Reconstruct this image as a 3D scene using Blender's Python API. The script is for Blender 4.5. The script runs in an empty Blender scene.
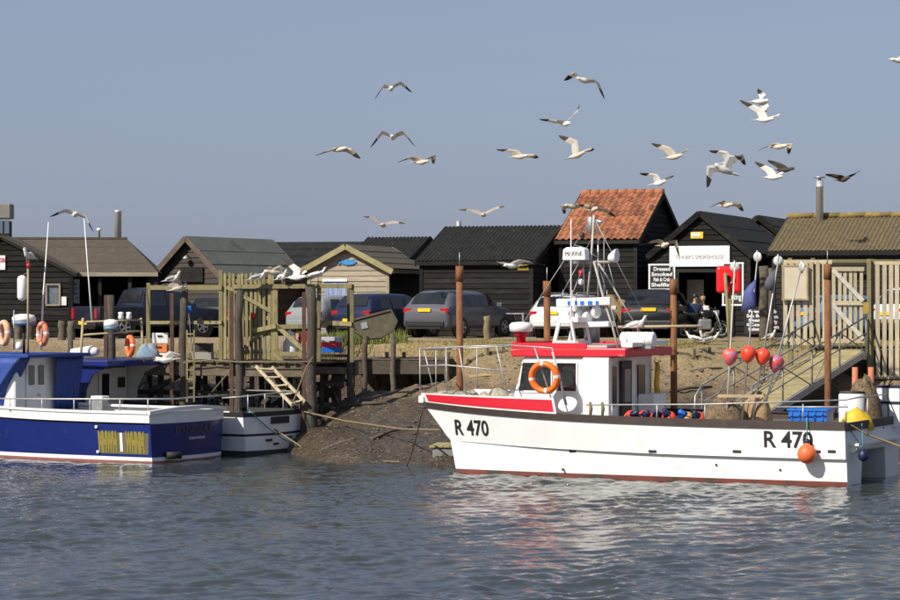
import bpy, bmesh, math, random
import numpy as np
from mathutils import Vector, Matrix, noise
R = math.radians
random.seed(7)
rnd = random.uniform
# ------------------------------------------------------------------ camera, sky, sun, exposure
sc = bpy.context.scene
col = sc.collection
F, CH, HY = 2520.0, 4.29, 305.0           # focal length in 900-px units, eye height over the water, horizon row
cam_d = bpy.data.cameras.new('camera'); cam = bpy.data.objects.new('camera', cam_d); col.objects.link(cam)
cam.location = (0, 0, CH); cam.rotation_euler = (R(90), 0, 0)
cam_d.sensor_width = 36; cam_d.lens = 36 * F / 900; cam_d.shift_y = (HY - 300) / 900
cam_d.clip_start = 0.5; cam_d.clip_end = 9000
sc.camera = cam
SUN_EL, SUN_AZ = 40.0, 47.0               # elevation; degrees to the left of straight behind the camera
w = bpy.data.worlds.new('World'); sc.world = w; w.use_nodes = True
nt = w.node_tree; bg = nt.nodes['Background']
sky = nt.nodes.new('ShaderNodeTexSky'); sky.sky_type = 'NISHITA'; sky.sun_disc = False
to_sun = Vector((-math.sin(R(SUN_AZ)) * math.cos(R(SUN_EL)), -math.cos(R(SUN_AZ)) * math.cos(R(SUN_EL)), math.sin(R(SUN_EL))))
sky.sun_elevation = R(SUN_EL)
sky.sun_rotation = math.atan2(to_sun.x, to_sun.y)
sky.altitude = 0; sky.air_density = 1.0; sky.dust_density = 1.6; sky.ozone_density = 2.5
hz = nt.nodes.new('ShaderNodeMixRGB'); hz.blend_type = 'MIX'; hz.inputs[0].default_value = 0.6
hz.inputs[2].default_value = (3.55, 4.2, 6.1, 1)     # even veil of high haze over the whole sky
nt.links.new(sky.outputs[0], hz.inputs[1]); nt.links.new(hz.outputs[0], bg.inputs[0])
bg.inputs[1].default_value = 0.071
sun_d = bpy.data.lights.new('sun', 'SUN'); sun = bpy.data.objects.new('sun', sun_d); col.objects.link(sun)
sun_d.energy = 5.0; sun_d.angle = R(0.53); sun_d.color = (1.0, 0.93, 0.82)
sun.rotation_euler = to_sun.to_track_quat('Z', 'Y').to_euler()
vs = sc.view_settings; vs.view_transform = 'Standard'; vs.look = 'None'; vs.exposure = 0.32; vs.gamma = 1; vs.use_curve_mapping = False
sc.render.engine = 'CYCLES'; sc.cycles.use_denoising = True; sc.cycles.max_bounces = 6

# ------------------------------------------------------------------ helpers
def at(px, py, Y):
    return Vector(((px - 450) * Y / F, Y, CH - (py - HY) * Y / F))
MATS = {}
def M(name, c=(.5, .5, .5), c2=None, rough=.6, metal=0, sc_=3.0, st=(1, 1, 1), bump=0, bs=30, var=0, c3=None, t3=.62, s3=1.2, spec=.5, coat=0, lo=.35, hi=.65):
    if name in MATS: return MATS[name]
    m = bpy.data.materials.new(name); m.use_nodes = True; MATS[name] = m
    n = m.node_tree.nodes; l = m.node_tree.links; b = n['Principled BSDF']
    b.inputs['Roughness'].default_value = rough; b.inputs['Metallic'].default_value = metal
    b.inputs['Specular IOR Level'].default_value = spec; b.inputs['Coat Weight'].default_value = coat
    b.inputs['Coat Roughness'].default_value = .05
    g = n.new('ShaderNodeNewGeometry'); mp = n.new('ShaderNodeMapping'); mp.inputs['Scale'].default_value = st
    l.new(g.outputs['Position'], mp.inputs['Vector'])
    def nz(s, d=5, r=.6):
        t = n.new('ShaderNodeTexNoise'); t.inputs['Scale'].default_value = s; t.inputs['Detail'].default_value = d
        t.inputs['Roughness'].default_value = r; l.new(mp.outputs[0], t.inputs['Vector']); return t.outputs[0]
    def ramp(src, a, z):
        r = n.new('ShaderNodeMapRange'); r.inputs[1].default_value = a; r.inputs[2].default_value = z; l.new(src, r.inputs[0]); return r.outputs[0]
    def mix(f, a, z):
        x = n.new('ShaderNodeMixRGB'); l.new(f, x.inputs[0])
        for i, q in ((1, a), (2, z)):
            if isinstance(q, tuple): x.inputs[i].default_value = (*q, 1)
            else: l.new(q, x.inputs[i])
        return x.outputs[0]
    out = None
    if c2 is None: c2 = tuple(k * .86 for k in c)
    out = mix(ramp(nz(sc_), lo, hi), c, c2)
    if c3: out = mix(ramp(nz(s3, 6, .65), t3, t3 + .07), out, c3)
    if var:
        oi = n.new('ShaderNodeObjectInfo'); hs = n.new('ShaderNodeHueSaturation')
        r = n.new('ShaderNodeMapRange'); r.inputs[3].default_value = 1 - var; r.inputs[4].default_value = 1 + var
        l.new(oi.outputs['Random'], r.inputs[0]); l.new(r.outputs[0], hs.inputs['Value']); l.new(out, hs.inputs['Color']); out = hs.outputs[0]
    l.new(out, b.inputs['Base Color'])
    if bump:
        bp = n.new('ShaderNodeBump'); bp.inputs['Strength'].default_value = bump; bp.inputs['Distance'].default_value = .02
        l.new(nz(bs, 4), bp.inputs['Height']); l.new(bp.outputs[0], b.inputs['Normal'])
    return m

class MB:
    def __init__(s): s.v = []; s.f = []; s.m = []; s.sm = []
    def add(s, vs, fs, mi=0, smooth=False):
        o = len(s.v); s.v += [tuple(p) for p in vs]
        for f in fs: s.f.append([i + o for i in f]); s.m.append(mi); s.sm.append(smooth)
        return s
    def box(s, c, d, mi=0, rot=None):
        c = Vector(c); hx, hy, hz_ = d[0] / 2, d[1] / 2, d[2] / 2
        p = [Vector((x, y, z)) for z in (-hz_, hz_) for y in (-hy, hy) for x in (-hx, hx)]
        if rot is not None: p = [rot @ q for q in p]
        return s.add([c + q for q in p], [(0, 2, 3, 1), (4, 5, 7, 6), (0, 1, 5, 4), (2, 6, 7, 3), (0, 4, 6, 2), (1, 3, 7, 5)], mi)
    def beam(s, a, b, wd, ht, mi=0, up=(0, 0, 1)):
        a, b = Vector(a), Vector(b); d = b - a; L = d.length; x = d.normalized()
        upv = Vector(up)
        if abs(x.dot(upv)) > .98: upv = Vector((0, 1, 0))
        y = upv.cross(x).normalized(); z = x.cross(y)
        return s.box((a + b) / 2, (L, wd, ht), mi, Matrix((x, y, z)).transposed())
    def tube(s, pts, r, n=8, mi=0, caps=True, smooth=True, closed=False):
        pts = [Vector(p) for p in pts]; k = len(pts); rs = r if isinstance(r, (list, tuple)) else [r] * k
        vs = []; prev = None
        for i, p in enumerate(pts):
            if closed: d = pts[(i + 1) % k] - pts[i - 1]
            else: d = pts[min(i + 1, k - 1)] - pts[max(i - 1, 0)]
            d = d.normalized() if d.length > 1e-9 else Vector((0, 0, 1))
            a = Vector((0, 0, 1)) if abs(d.z) < .9 else Vector((1, 0, 0))
            if prev is not None and abs(prev.dot(d)) < .95: a = prev
            u = (a - d * a.dot(d)).normalized(); prev = u; v_ = d.cross(u)
            vs += [p + (u * math.cos(q * 2 * math.pi / n) + v_ * math.sin(q * 2 * math.pi / n)) * rs[i] for q in range(n)]
        fs = []
        for i in range(k if closed else k - 1):
            j = (i + 1) % k
            fs += [(i * n + q, i * n + (q + 1) % n, j * n + (q + 1) % n, j * n + q) for q in range(n)]
        s.add(vs, fs, mi, smooth)
        if caps and not closed:
            o = len(s.v) - len(vs)
            s.f += [[o + q for q in range(n)][::-1], [o + (k - 1) * n + q for q in range(n)]]; s.m += [mi, mi]; s.sm += [False, False]
        return s
    def lathe(s, prof, n=16, mat=None, mi=0, smooth=True):
        mat = mat or Matrix(); vs = []
        for r, z in prof: vs += [mat @ Vector((r * math.cos(q * 2 * math.pi / n), r * math.sin(q * 2 * math.pi / n), z)) for q in range(n)]
        fs = [(i * n + q, i * n + (q + 1) % n, (i + 1) * n + (q + 1) % n, (i + 1) * n + q) for i in range(len(prof) - 1) for q in range(n)]
        s.add(vs, fs, mi, smooth); o = len(s.v) - len(vs)
        s.f += [[o + q for q in range(n)][::-1], [o + (len(prof) - 1) * n + q for q in range(n)]]; s.m += [mi, mi]; s.sm += [False, False]
        return s
    def loft(s, secs, mi=0, smooth=True, closed=True, caps=True, mif=None):
        n = len(secs[0]); vs = [p for q in secs for p in q]; o = len(s.v); s.v += [tuple(p) for p in vs]
        for i in range(len(secs) - 1):
            for q in range(n if closed else n - 1):
                s.f.append([o + i * n + q, o + i * n + (q + 1) % n, o + (i + 1) * n + (q + 1) % n, o + (i + 1) * n + q])
                s.m.append(mif(i, q) if mif else mi); s.sm.append(smooth)
        if caps:
            s.f += [[o + q for q in range(n)][::-1], [o + (len(secs) - 1) * n + q for q in range(n)]]; s.m += [mi, mi]; s.sm += [False, False]
        return s
    def prism(s, poly, d, mat=None, mi=0):
        mat = mat or Matrix(); n = len(poly)
        vs = [mat @ Vector((x, -d / 2, z)) for x, z in poly] + [mat @ Vector((x, d / 2, z)) for x, z in poly]
        fs = [list(range(n)), list(range(n, 2 * n))[::-1]] + [(i, i + n, (i + 1) % n + n, (i + 1) % n) for i in range(n)]
        return s.add(vs, fs, mi)
    def slab(s, a, b, c, d, t, mi=0):
        a, b, c, d = map(Vector, (a, b, c, d)); nn = (b - a).cross(d - a).normalized() * t
        vs = [a, b, c, d, a - nn, b - nn, c - nn, d - nn]
        return s.add(vs, [(0, 1, 2, 3), (7, 6, 5, 4), (0, 4, 5, 1), (1, 5, 6, 2), (2, 6, 7, 3), (3, 7, 4, 0)], mi)
    def torus(s, R_, r, mat=None, n=28, k=10, mif=None, sq=1.0):
        mat = mat or Matrix(); o = len(s.v)
        for i in range(n):
            a = i * 2 * math.pi / n
            for j in range(k):
                b = j * 2 * math.pi / k; q = R_ + r * math.cos(b) * sq
                s.v.append(tuple(mat @ Vector((q * math.cos(a), q * math.sin(a), r * math.sin(b)))))
        for i in range(n):
            for j in range(k):
                s.f.append([o + i * k + j, o + ((i + 1) % n) * k + j, o + ((i + 1) % n) * k + (j + 1) % k, o + i * k + (j + 1) % k])
                s.m.append(mif(i) if mif else 0); s.sm.append(True)
        return s
    def mesh(s, name, mats, fix=True, sharp=None):
        me = bpy.data.meshes.new(name); me.from_pydata(s.v, [], s.f)
        for x in (mats if isinstance(mats, (list, tuple)) else [mats]): me.materials.append(x)
        me.polygons.foreach_set('material_index', s.m); me.polygons.foreach_set('use_smooth', s.sm)
        if fix:
            bm = bmesh.new(); bm.from_mesh(me); bmesh.ops.recalc_face_normals(bm, faces=bm.faces); bm.to_mesh(me); bm.free()
        if sharp: me.set_sharp_from_angle(angle=R(sharp))
        me.update(); return me
    def build(s, name, mats, parent=None, bevel=0, seg=1, fix=True, sharp=None):
        return link(s.mesh(name, mats, fix, sharp), name, parent, bevel=bevel, seg=seg)

def link(me, name, parent=None, loc=(0, 0, 0), rot=(0, 0, 0), scale=(1, 1, 1), bevel=0, seg=1):
    o = bpy.data.objects.new(name, me); col.objects.link(o); o.parent = parent
    o.location = loc; o.rotation_euler = rot; o.scale = scale
    if bevel:
        b = o.modifiers.new('bevel', 'BEVEL'); b.width = bevel; b.segments = seg; b.limit_method = 'ANGLE'; b.angle_limit = R(40)
    return o
def tag(o, label, cat, group=None, kind=None):
    if label: o['label'] = label
    if cat: o['category'] = cat
    if group: o['group'] = group
    if kind: o['kind'] = kind
    return o
def thing(name, label, cat, loc=(0, 0, 0), rz=0, group=None):
    o = bpy.data.objects.new(name, None); col.objects.link(o); o.location = loc; o.rotation_euler = (0, 0, R(rz)); o.empty_display_size = .2
    return tag(o, label, cat, group)
def frame(o, x, y, z):       # 4x4 with given axes
    m = Matrix((Vector(x), Vector(y), Vector(z))).transposed().to_4x4(); m.translation = Vector(o); return m
def text(body, size, mtx, mat, name, parent, sx=1.0, ext=.006, fit=None, wob=None, bold=0.0):
    cu = bpy.data.curves.new(name, 'FONT'); cu.body = body; cu.size = size; cu.extrude = ext; cu.align_x = 'CENTER'; cu.align_y = 'CENTER'
    cu.resolution_u = 3; cu.offset = bold
    t = bpy.data.objects.new(name, cu); col.objects.link(t)
    me = bpy.data.meshes.new_from_object(t); bpy.data.objects.remove(t); bpy.data.curves.remove(cu)
    me.materials.clear(); me.materials.append(mat)
    if fit:
        xs = [v.co.x for v in me.vertices]; sx = fit / (max(xs) - min(xs))
    for v in me.vertices:
        p = mtx @ Vector((v.co.x * sx, v.co.y, v.co.z)); v.co = wob(p) if wob else p
    return link(me, name, parent)

# ------------------------------------------------------------------ materials
m_blackwood = M('black_tarred_board', (.0095, .0088, .008), (.018, .0165, .0145), rough=.9, spec=.25, c3=(.032, .029, .025), t3=.6, s3=1.1, sc_=2, st=(1, 1, 4), bump=.5, bs=14, var=.45)
m_darkwood = M('dark_stained_board', (.013, .012, .011), (.024, .021, .018), rough=.85, spec=.3, sc_=2, st=(1, 1, 6), bump=.4, bs=14, var=.3)
m_greywood = M('weathered_board', (.36, .31, .23), (.25, .21, .155), rough=.85, sc_=3, st=(1, 1, 9), bump=.4, bs=12, var=.18, c3=(.15, .12, .09), t3=.66)
m_fence = M('lichen_fence_wood', (.25, .21, .1), (.16, .14, .065), rough=.9, sc_=4, st=(4, 4, 1), bump=.5, bs=20, var=.2, c3=(.1, .085, .045), t3=.6)
m_pale = M('silvered_fence_wood', (.52, .45, .31), (.41, .35, .23), rough=.9, sc_=4, st=(4, 4, 1), bump=.4, bs=20, var=.16, c3=(.17, .14, .08), t3=.63)
m_pile = M('old_timber_pile', (.075, .06, .045), (.04, .034, .027), rough=.85, sc_=5, st=(4, 4, .8), bump=.9, bs=14, c3=(.17, .15, .12), t3=.6, s3=4)
m_deck = M('jetty_timber', (.12, .095, .065), (.07, .058, .042), rough=.9, sc_=3, st=(1, 3, 3), bump=.6, bs=14, var=.25)
m_rust = M('rusty_steel', (.22, .095, .032), (.14, .055, .022), rough=.85, sc_=5, st=(2, 2, .6), bump=.5, bs=40, c3=(.07, .03, .02), t3=.6, s3=3)
m_white = M('white_gelcoat', (.81, .81, .8), (.75, .745, .73), rough=.3, sc_=1.5, st=(1, 1, .45), c3=(.68, .62, .52), t3=.61, s3=5)
m_whitew = M('white_paint_worn', (.8, .8, .78), (.7, .7, .67), rough=.5, sc_=3, c3=(.5, .47, .42), t3=.66, s3=5)
m_red = M('red_gelcoat', (.62, .012, .03), (.5, .012, .028), rough=.4, sc_=2.5, st=(.5, .5, 2), c3=(.72, .3, .28), t3=.66, s3=5)
m_brown = M('dark_brown_strake', (.035, .022, .018), (.05, .033, .026), rough=.6, sc_=4, bump=.2, c3=(.1, .06, .04), t3=.66, s3=4)
m_boot = M('red_antifoul', (.2, .045, .03), (.12, .04, .03), rough=.8, sc_=3, c3=(.05, .045, .03), t3=.55)
m_blue = M('blue_gelcoat', (.01, .022, .15), (.008, .018, .125), rough=.3, sc_=1, spec=.4, c3=(.02, .04, .16), t3=.64, s3=2)
m_tarp = M('blue_tarpaulin', (.01, .05, .26), (.008, .038, .2), rough=.6, sc_=3, bump=.3, bs=8)
m_glass = M('dark_glass', (.012, .014, .016), (.02, .022, .024), rough=.05, spec=.6)
m_steel = M('galvanised_steel', (.42, .43, .43), (.3, .31, .31), rough=.45, metal=.6, sc_=6)
m_inox = M('stainless_tube', (.5, .5, .49), (.36, .36, .35), rough=.5, metal=.5, sc_=9)
m_black = M('black_rubber', (.012, .012, .012), (.02, .02, .02), rough=.7)
m_orange = M('orange_plastic', (.85, .16, .015), (.75, .13, .012), rough=.45, sc_=4, c3=(.8, .35, .2), t3=.68)
m_oldring = M('faded_lifebuoy', (.6, .14, .06), (.66, .27, .15), rough=.7, sc_=6, c3=(.72, .5, .38), t3=.55, s3=6)
m_band = M('reflective_band', (.72, .7, .66), rough=.5)
m_buoy = M('red_orange_buoy', (.85, .075, .03), (.75, .055, .025), rough=.4, sc_=5, c3=(.7, .17, .07), t3=.66, s3=6)
m_navy = M('navy_cap', (.01, .012, .06), rough=.5)
m_print = M('white_sign_print', (.78, .78, .76), rough=.6)
m_ink = M('black_ink', (.015, .015, .015), rough=.6)
m_chalk = M('chalkboard', (.02, .02, .022), rough=.8)
m_yellow = M('yellow_plate', (.8, .5, .01), rough=.45)
m_rope = M('old_rope', (.22, .17, .095), (.15, .11, .065), rough=.95, sc_=30)
m_teal = M('teal_rope', (.08, .3, .32), rough=.9)
m_crate = M('blue_crate_plastic', (.01, .14, .55), rough=.4)
m_tan = M('tan_cloth', (.42, .33, .2), (.3, .24, .15), rough=.9)
m_felt = M('green_grey_felt', (.085, .095, .08), (.11, .115, .1), rough=.9, sc_=2, bump=.3, bs=60, c3=(.065, .07, .06), t3=.6)
m_brownfelt = M('brown_felt_roof', (.085, .066, .045), (.06, .048, .033), rough=.95, sc_=3, bump=.4, bs=40, c3=(.115, .09, .05), t3=.6, s3=3)
m_blackroof = M('black_corrugated', (.011, .011, .0105), (.02, .02, .0185), rough=.85, spec=.25, sc_=3, c3=(.05, .05, .045), t3=.64, s3=2)
m_moss = M('lichen_corrugated', (.12, .09, .045), (.08, .063, .036), rough=.9, sc_=4, c3=(.19, .145, .04), t3=.55, s3=9)
m_ochre = M('yellow_lichen', (.26, .18, .045), (.15, .11, .045), rough=.95, sc_=5)
m_tile = M('clay_pantile', (.3, .105, .047), (.22, .08, .04), rough=.9, sc_=8, var=.4, c3=(.27, .19, .09), t3=.58, s3=5)
m_ridge = M('clay_ridge', (.36, .13, .055), (.28, .1, .045), rough=.85, sc_=5, var=.15)
# ------------------------------------------------------------------ ground and water
def ground_z(x, y):
    prof = [(-400, 2.6), (4, 2.6), (10, -1.4), (60, -1.6), (65.6, -.55), (67.6, .02), (69.5, .42), (72, .85), (75.5, 1.55), (78.5, 2.3), (80.5, 2.85), (83, 3.12), (86, 3.15), (9000, 3.15)]
    x_ = x; Y_ = y
    q = min(1, max(0, (-2.6 - x) / 3.4)); q = q * q * (3 - 2 * q)
    y -= q * 6.2 * min(1, max(0, (86 - y) / 11)) if y > 60 else 0
    yy = y + (1.1 * math.sin(x * .21 + .6) + .5 * math.sin(x * .63) if 58 < y < 84 else 0) * min(1, max(0, (84 - y) / 4))
    z = 3.15
    for (a, za), (b, zb) in zip(prof, prof[1:]):
        if a <= yy <= b: z = za + (zb - za) * (yy - a) / (b - a); break
    if 60 < y < 130 and -60 < x < 60:
        amp = .22 if y < 80 else .035
        z += amp * (noise.noise(Vector((x * .45, y * .45, 0))) + .55 * noise.noise(Vector((x * 1.4, y * 1.4, 4))) + .42 * noise.noise(Vector((x * 3.2, y * 3.2, 9))))
    if 76 < Y_ < 82.6 and -5.2 < x_ < .9:      # hollow under the landing stage
        k = min(1, max(0, (Y_ - 76.2) / 1.6)) * min(1, max(0, (82.2 - Y_) / .5)) * min(1, (x_ + 5.2) / .8) * min(1, max(0, (.9 - x_) / 1.2))
        z += (min(z, .75 + (x_ + 4.5) * .22 + .2 * noise.noise(Vector((x_, Y_, 3)))) - z) * k
    return z
def axis(parts):
    out = []
    for a, b, s in parts: out += list(np.arange(a, b - 1e-6, s))
    return out + [parts[-1][1]]
def sheet(xs, ys, fz, name, mat, smooth=True):
    nx, ny = len(xs), len(ys)
    v = [(x, y, fz(x, y)) for y in ys for x in xs]
    f = [(j * nx + i, j * nx + i + 1, (j + 1) * nx + i + 1, (j + 1) * nx + i) for j in range(ny - 1) for i in range(nx - 1)]
    me = bpy.data.meshes.new(name); me.from_pydata(v, [], f); me.materials.append(mat)
    me.polygons.foreach_set('use_smooth', [smooth] * len(f)); me.update()
    return link(me, name)
def ground_mat():
    m = bpy.data.materials.new('bank_ground'); m.use_nodes = True; n = m.node_tree.nodes; l = m.node_tree.links; b = n['Principled BSDF']
    g = n.new('ShaderNodeNewGeometry'); sp = n.new('ShaderNodeSeparateXYZ'); l.new(g.outputs['Position'], sp.inputs[0])
    def nz(s, d=6, r=.62):
        t = n.new('ShaderNodeTexNoise'); t.inputs['Scale'].default_value = s; t.inputs['Detail'].default_value = d; t.inputs['Roughness'].default_value = r
        l.new(g.outputs['Position'], t.inputs['Vector']); return t.outputs[0]
    def rng(src, a, z, c=0, d=1):
        r = n.new('ShaderNodeMapRange'); r.inputs[1].default_value = a; r.inputs[2].default_value = z; r.inputs[3].default_value = c; r.inputs[4].default_value = d
        l.new(src, r.inputs[0]); return r.outputs[0]
    def mth(op, a, z):
        x = n.new('ShaderNodeMath'); x.operation = op
        for i, q in enumerate((a, z)):
            if isinstance(q, (int, float)): x.inputs[i].default_value = q
            else: l.new(q, x.inputs[i])
        return x.outputs[0]
    def mix(f, a, z):
        x = n.new('ShaderNodeMixRGB'); l.new(f, x.inputs[0])
        for i, q in ((1, a), (2, z)):
            if isinstance(q, tuple): x.inputs[i].default_value = (*q, 1)
            else: l.new(q, x.inputs[i])
        return x.outputs[0]
    n1, n2, n3 = nz(1.1), nz(4), nz(.5)
    zz = mth('ADD', sp.outputs[2], mth('MULTIPLY', mth('SUBTRACT', n1, .5), 1.5))
    zz = mth('SUBTRACT', zz, mth('MULTIPLY', rng(sp.outputs[0], -1.5, -4.0), .75))      # mud colour reaches higher up the bank towards the left
    mud = mix(rng(n2, .38, .62), (.1, .072, .044), (.05, .037, .024))
    soil = mix(rng(n2, .35, .65), (.36, .27, .16), (.25, .18, .1))
    grass = mix(rng(n2, .35, .65), (.27, .22, .095), (.36, .28, .14))
    track = mix(rng(n2, .3, .7), (.42, .335, .235), (.33, .26, .18))
    c = mix(rng(zz, 1.35, 2.15), mud, soil)
    c = mix(rng(zz, 2.35, 2.8), c, grass)
    yy = mth('ADD', sp.outputs[1], mth('MULTIPLY', mth('SUBTRACT', n1, .5), 3.0))
    c = mix(rng(yy, 83.4, 84.6), c, track)
    c = mix(rng(yy, 118, 125), c, (.1, .1, .045))
    n4 = nz(14, 5, .7); dk_ = n.new('ShaderNodeMixRGB'); dk_.blend_type = 'MULTIPLY'; l.new(rng(n4, .42, .62, .85, .0), dk_.inputs[0]); l.new(c, dk_.inputs[1]); dk_.inputs[2].default_value = (.62, .58, .5, 1)
    lt_ = n.new('ShaderNodeMixRGB'); lt_.blend_type = 'SCREEN'; l.new(rng(nz(8, 6, .7), .55, .7, 0, .3), lt_.inputs[0]); l.new(dk_.outputs[0], lt_.inputs[1]); lt_.inputs[2].default_value = (.6, .5, .35, 1); c = lt_.outputs[0]
    l.new(c, b.inputs['Base Color'])
    l.new(rng(zz, .3, 1.7, .3, .95), b.inputs['Roughness'])
    bp = n.new('ShaderNodeBump'); bp.inputs['Strength'].default_value = .9; bp.inputs['Distance'].default_value = .12
    l.new(nz(9, 6), bp.inputs['Height']); l.new(bp.outputs[0], b.inputs['Normal'])
    return m
xs = axis([(-3000, -400, 400), (-400, -60, 40), (-60, -20, 4), (-20, 20, .22), (20, 60, 4), (60, 400, 40), (400, 3000, 400)])
ys = axis([(-400, 0, 100), (0, 12, 2), (12, 60, 6), (60, 65, 1), (65, 85, .2), (85, 100, .6), (100, 130, 3), (130, 400, 30), (400, 5000, 500)])
tag(sheet(xs, ys, ground_z, 'ground', ground_mat()), None, None, kind='structure')

def water_mat():
    m = bpy.data.materials.new('river_water'); m.use_nodes = True; n = m.node_tree.nodes; l = m.node_tree.links; b = n['Principled BSDF']
    b.inputs['Base Color'].default_value = (.036, .043, .043, 1); b.inputs['Roughness'].default_value = .06; b.inputs['IOR'].default_value = 1.333
    g = n.new('ShaderNodeNewGeometry'); mp = n.new('ShaderNodeMapping'); mp.inputs['Scale'].default_value = (1, 1.5, 1); l.new(g.outputs['Position'], mp.inputs[0])
    t = n.new('ShaderNodeTexNoise'); t.inputs['Scale'].default_value = 5; t.inputs['Detail'].default_value = 3; t.inputs['Roughness'].default_value = .55; l.new(mp.outputs[0], t.inputs['Vector'])
    bp = n.new('ShaderNodeBump'); bp.inputs['Strength'].default_value = .4; bp.inputs['Distance'].default_value = .025
    l.new(t.outputs[0], bp.inputs['Height']); l.new(bp.outputs[0], b.inputs['Normal'])
    return m
def wave_sheet():
    xs = np.array(axis([(-3000, -300, 300), (-300, -40, 20), (-40, -17, .8), (-17, 17, .065), (17, 40, .8), (40, 300, 20), (300, 3000, 300)]))
    ys = np.array(axis([(9, 30, .8), (30, 73, .065), (73, 74, .25)]))
    X, Y = np.meshgrid(xs, ys); Z = np.zeros_like(X); rs = np.random.RandomState(3)
    for i in range(56):
        lam = .24 * (1.06 ** i) * rs.uniform(.85, 1.15); lam = min(lam, 6)
        th = R(97) + rs.normal(0, .75); k = 2 * math.pi / lam
        amp = .0074 * lam ** .7 * rs.uniform(.5, 1.2)
        if lam > 1.2: amp *= .42
        ph = k * (X * math.cos(th) + Y * math.sin(th)) + rs.uniform(0, 6.28)
        ph += 1.3 * np.sin(.23 * X * rs.uniform(.5, 1.5) + .31 * Y * rs.uniform(.5, 1.5) + rs.uniform(0, 6))
        s = np.sin(ph); Z += amp * (s + .25 * np.cos(2 * ph))
    edge = np.clip((X + 19) / 3, 0, 1) * np.clip((19 - X) / 3, 0, 1) * np.clip((Y - 29) / 3, 0, 1)
    calm = 1 - .45 * np.clip((Y - 60) / 8, 0, 1)
    gust = .8 + .3 * np.sin(X * .33 + 1) * np.sin(Y * .21 + .4) + .2 * np.sin(X * .9 - Y * .5)
    Z *= edge * calm * gust
    nx, ny = len(xs), len(ys)
    v = np.stack([X, Y, Z], -1).reshape(-1, 3)
    idx = np.arange(nx * ny).reshape(ny, nx)
    q = np.stack([idx[:-1, :-1], idx[:-1, 1:], idx[1:, 1:], idx[1:, :-1]], -1).reshape(-1, 4)
    me = bpy.data.meshes.new('water'); me.vertices.add(len(v)); me.vertices.foreach_set('co', v.ravel())
    me.loops.add(q.size); me.loops.foreach_set('vertex_index', q.ravel()); me.polygons.add(len(q))
    me.polygons.foreach_set('loop_start', np.arange(0, q.size, 4)); me.polygons.foreach_set('use_smooth', np.ones(len(q), bool))
    me.update(calc_edges=True); me.materials.append(water_mat())
    return link(me, 'water')
tag(wave_sheet(), None, None, kind='structure')

# ------------------------------------------------------------------ sheds
def board_wall(parent, p0, u, n, span, zmax, mat, bh=.19, holes=(), z0=.04, name='board'):
    p0, u, n = Vector(p0), Vector(u), Vector(n); Z = Vector((0, 0, 1)); z = z0
    while z < zmax - .02:
        z1 = min(z + bh, zmax); zm = (z + z1) / 2
        a0, b0 = span(z); a1, b1 = span(z1 - .004)
        cuts = [(a0, a1, b0, b1)]
        for (ha, hb, h0, h1) in holes:
            if h0 < zm < h1:
                nc = []
                for (c0, c1, d0, d1) in cuts:
                    if hb <= min(c0, c1) or ha >= max(d0, d1): nc.append((c0, c1, d0, d1)); continue
                    if ha > c0 + .02: nc.append((c0, c1, ha, ha))
                    if hb < d0 - .02: nc.append((hb, hb, d0, d1))
                cuts = nc
        for (c0, c1, d0, d1) in cuts:
            mb = MB(); o0, o1 = .045 + rnd(-.004, .004), .012
            P = lambda uu, zz, oo: p0 + u * uu + Z * zz + n * oo
            mb.add([P(c0, z - .015, -.02), P(d0, z - .015, -.02), P(d1, z1, -.02), P(c1, z1, -.02), P(c0, z - .015, o0), P(d0, z - .015, o0), P(d1, z1, o1), P(c1, z1, o1)],
                   [(0, 1, 2, 3), (7, 6, 5, 4), (0, 4, 5, 1), (1, 5, 6, 2), (2, 6, 7, 3), (3, 7, 4, 0)])
            mb.build(name, mat, parent)
        z = z1
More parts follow.
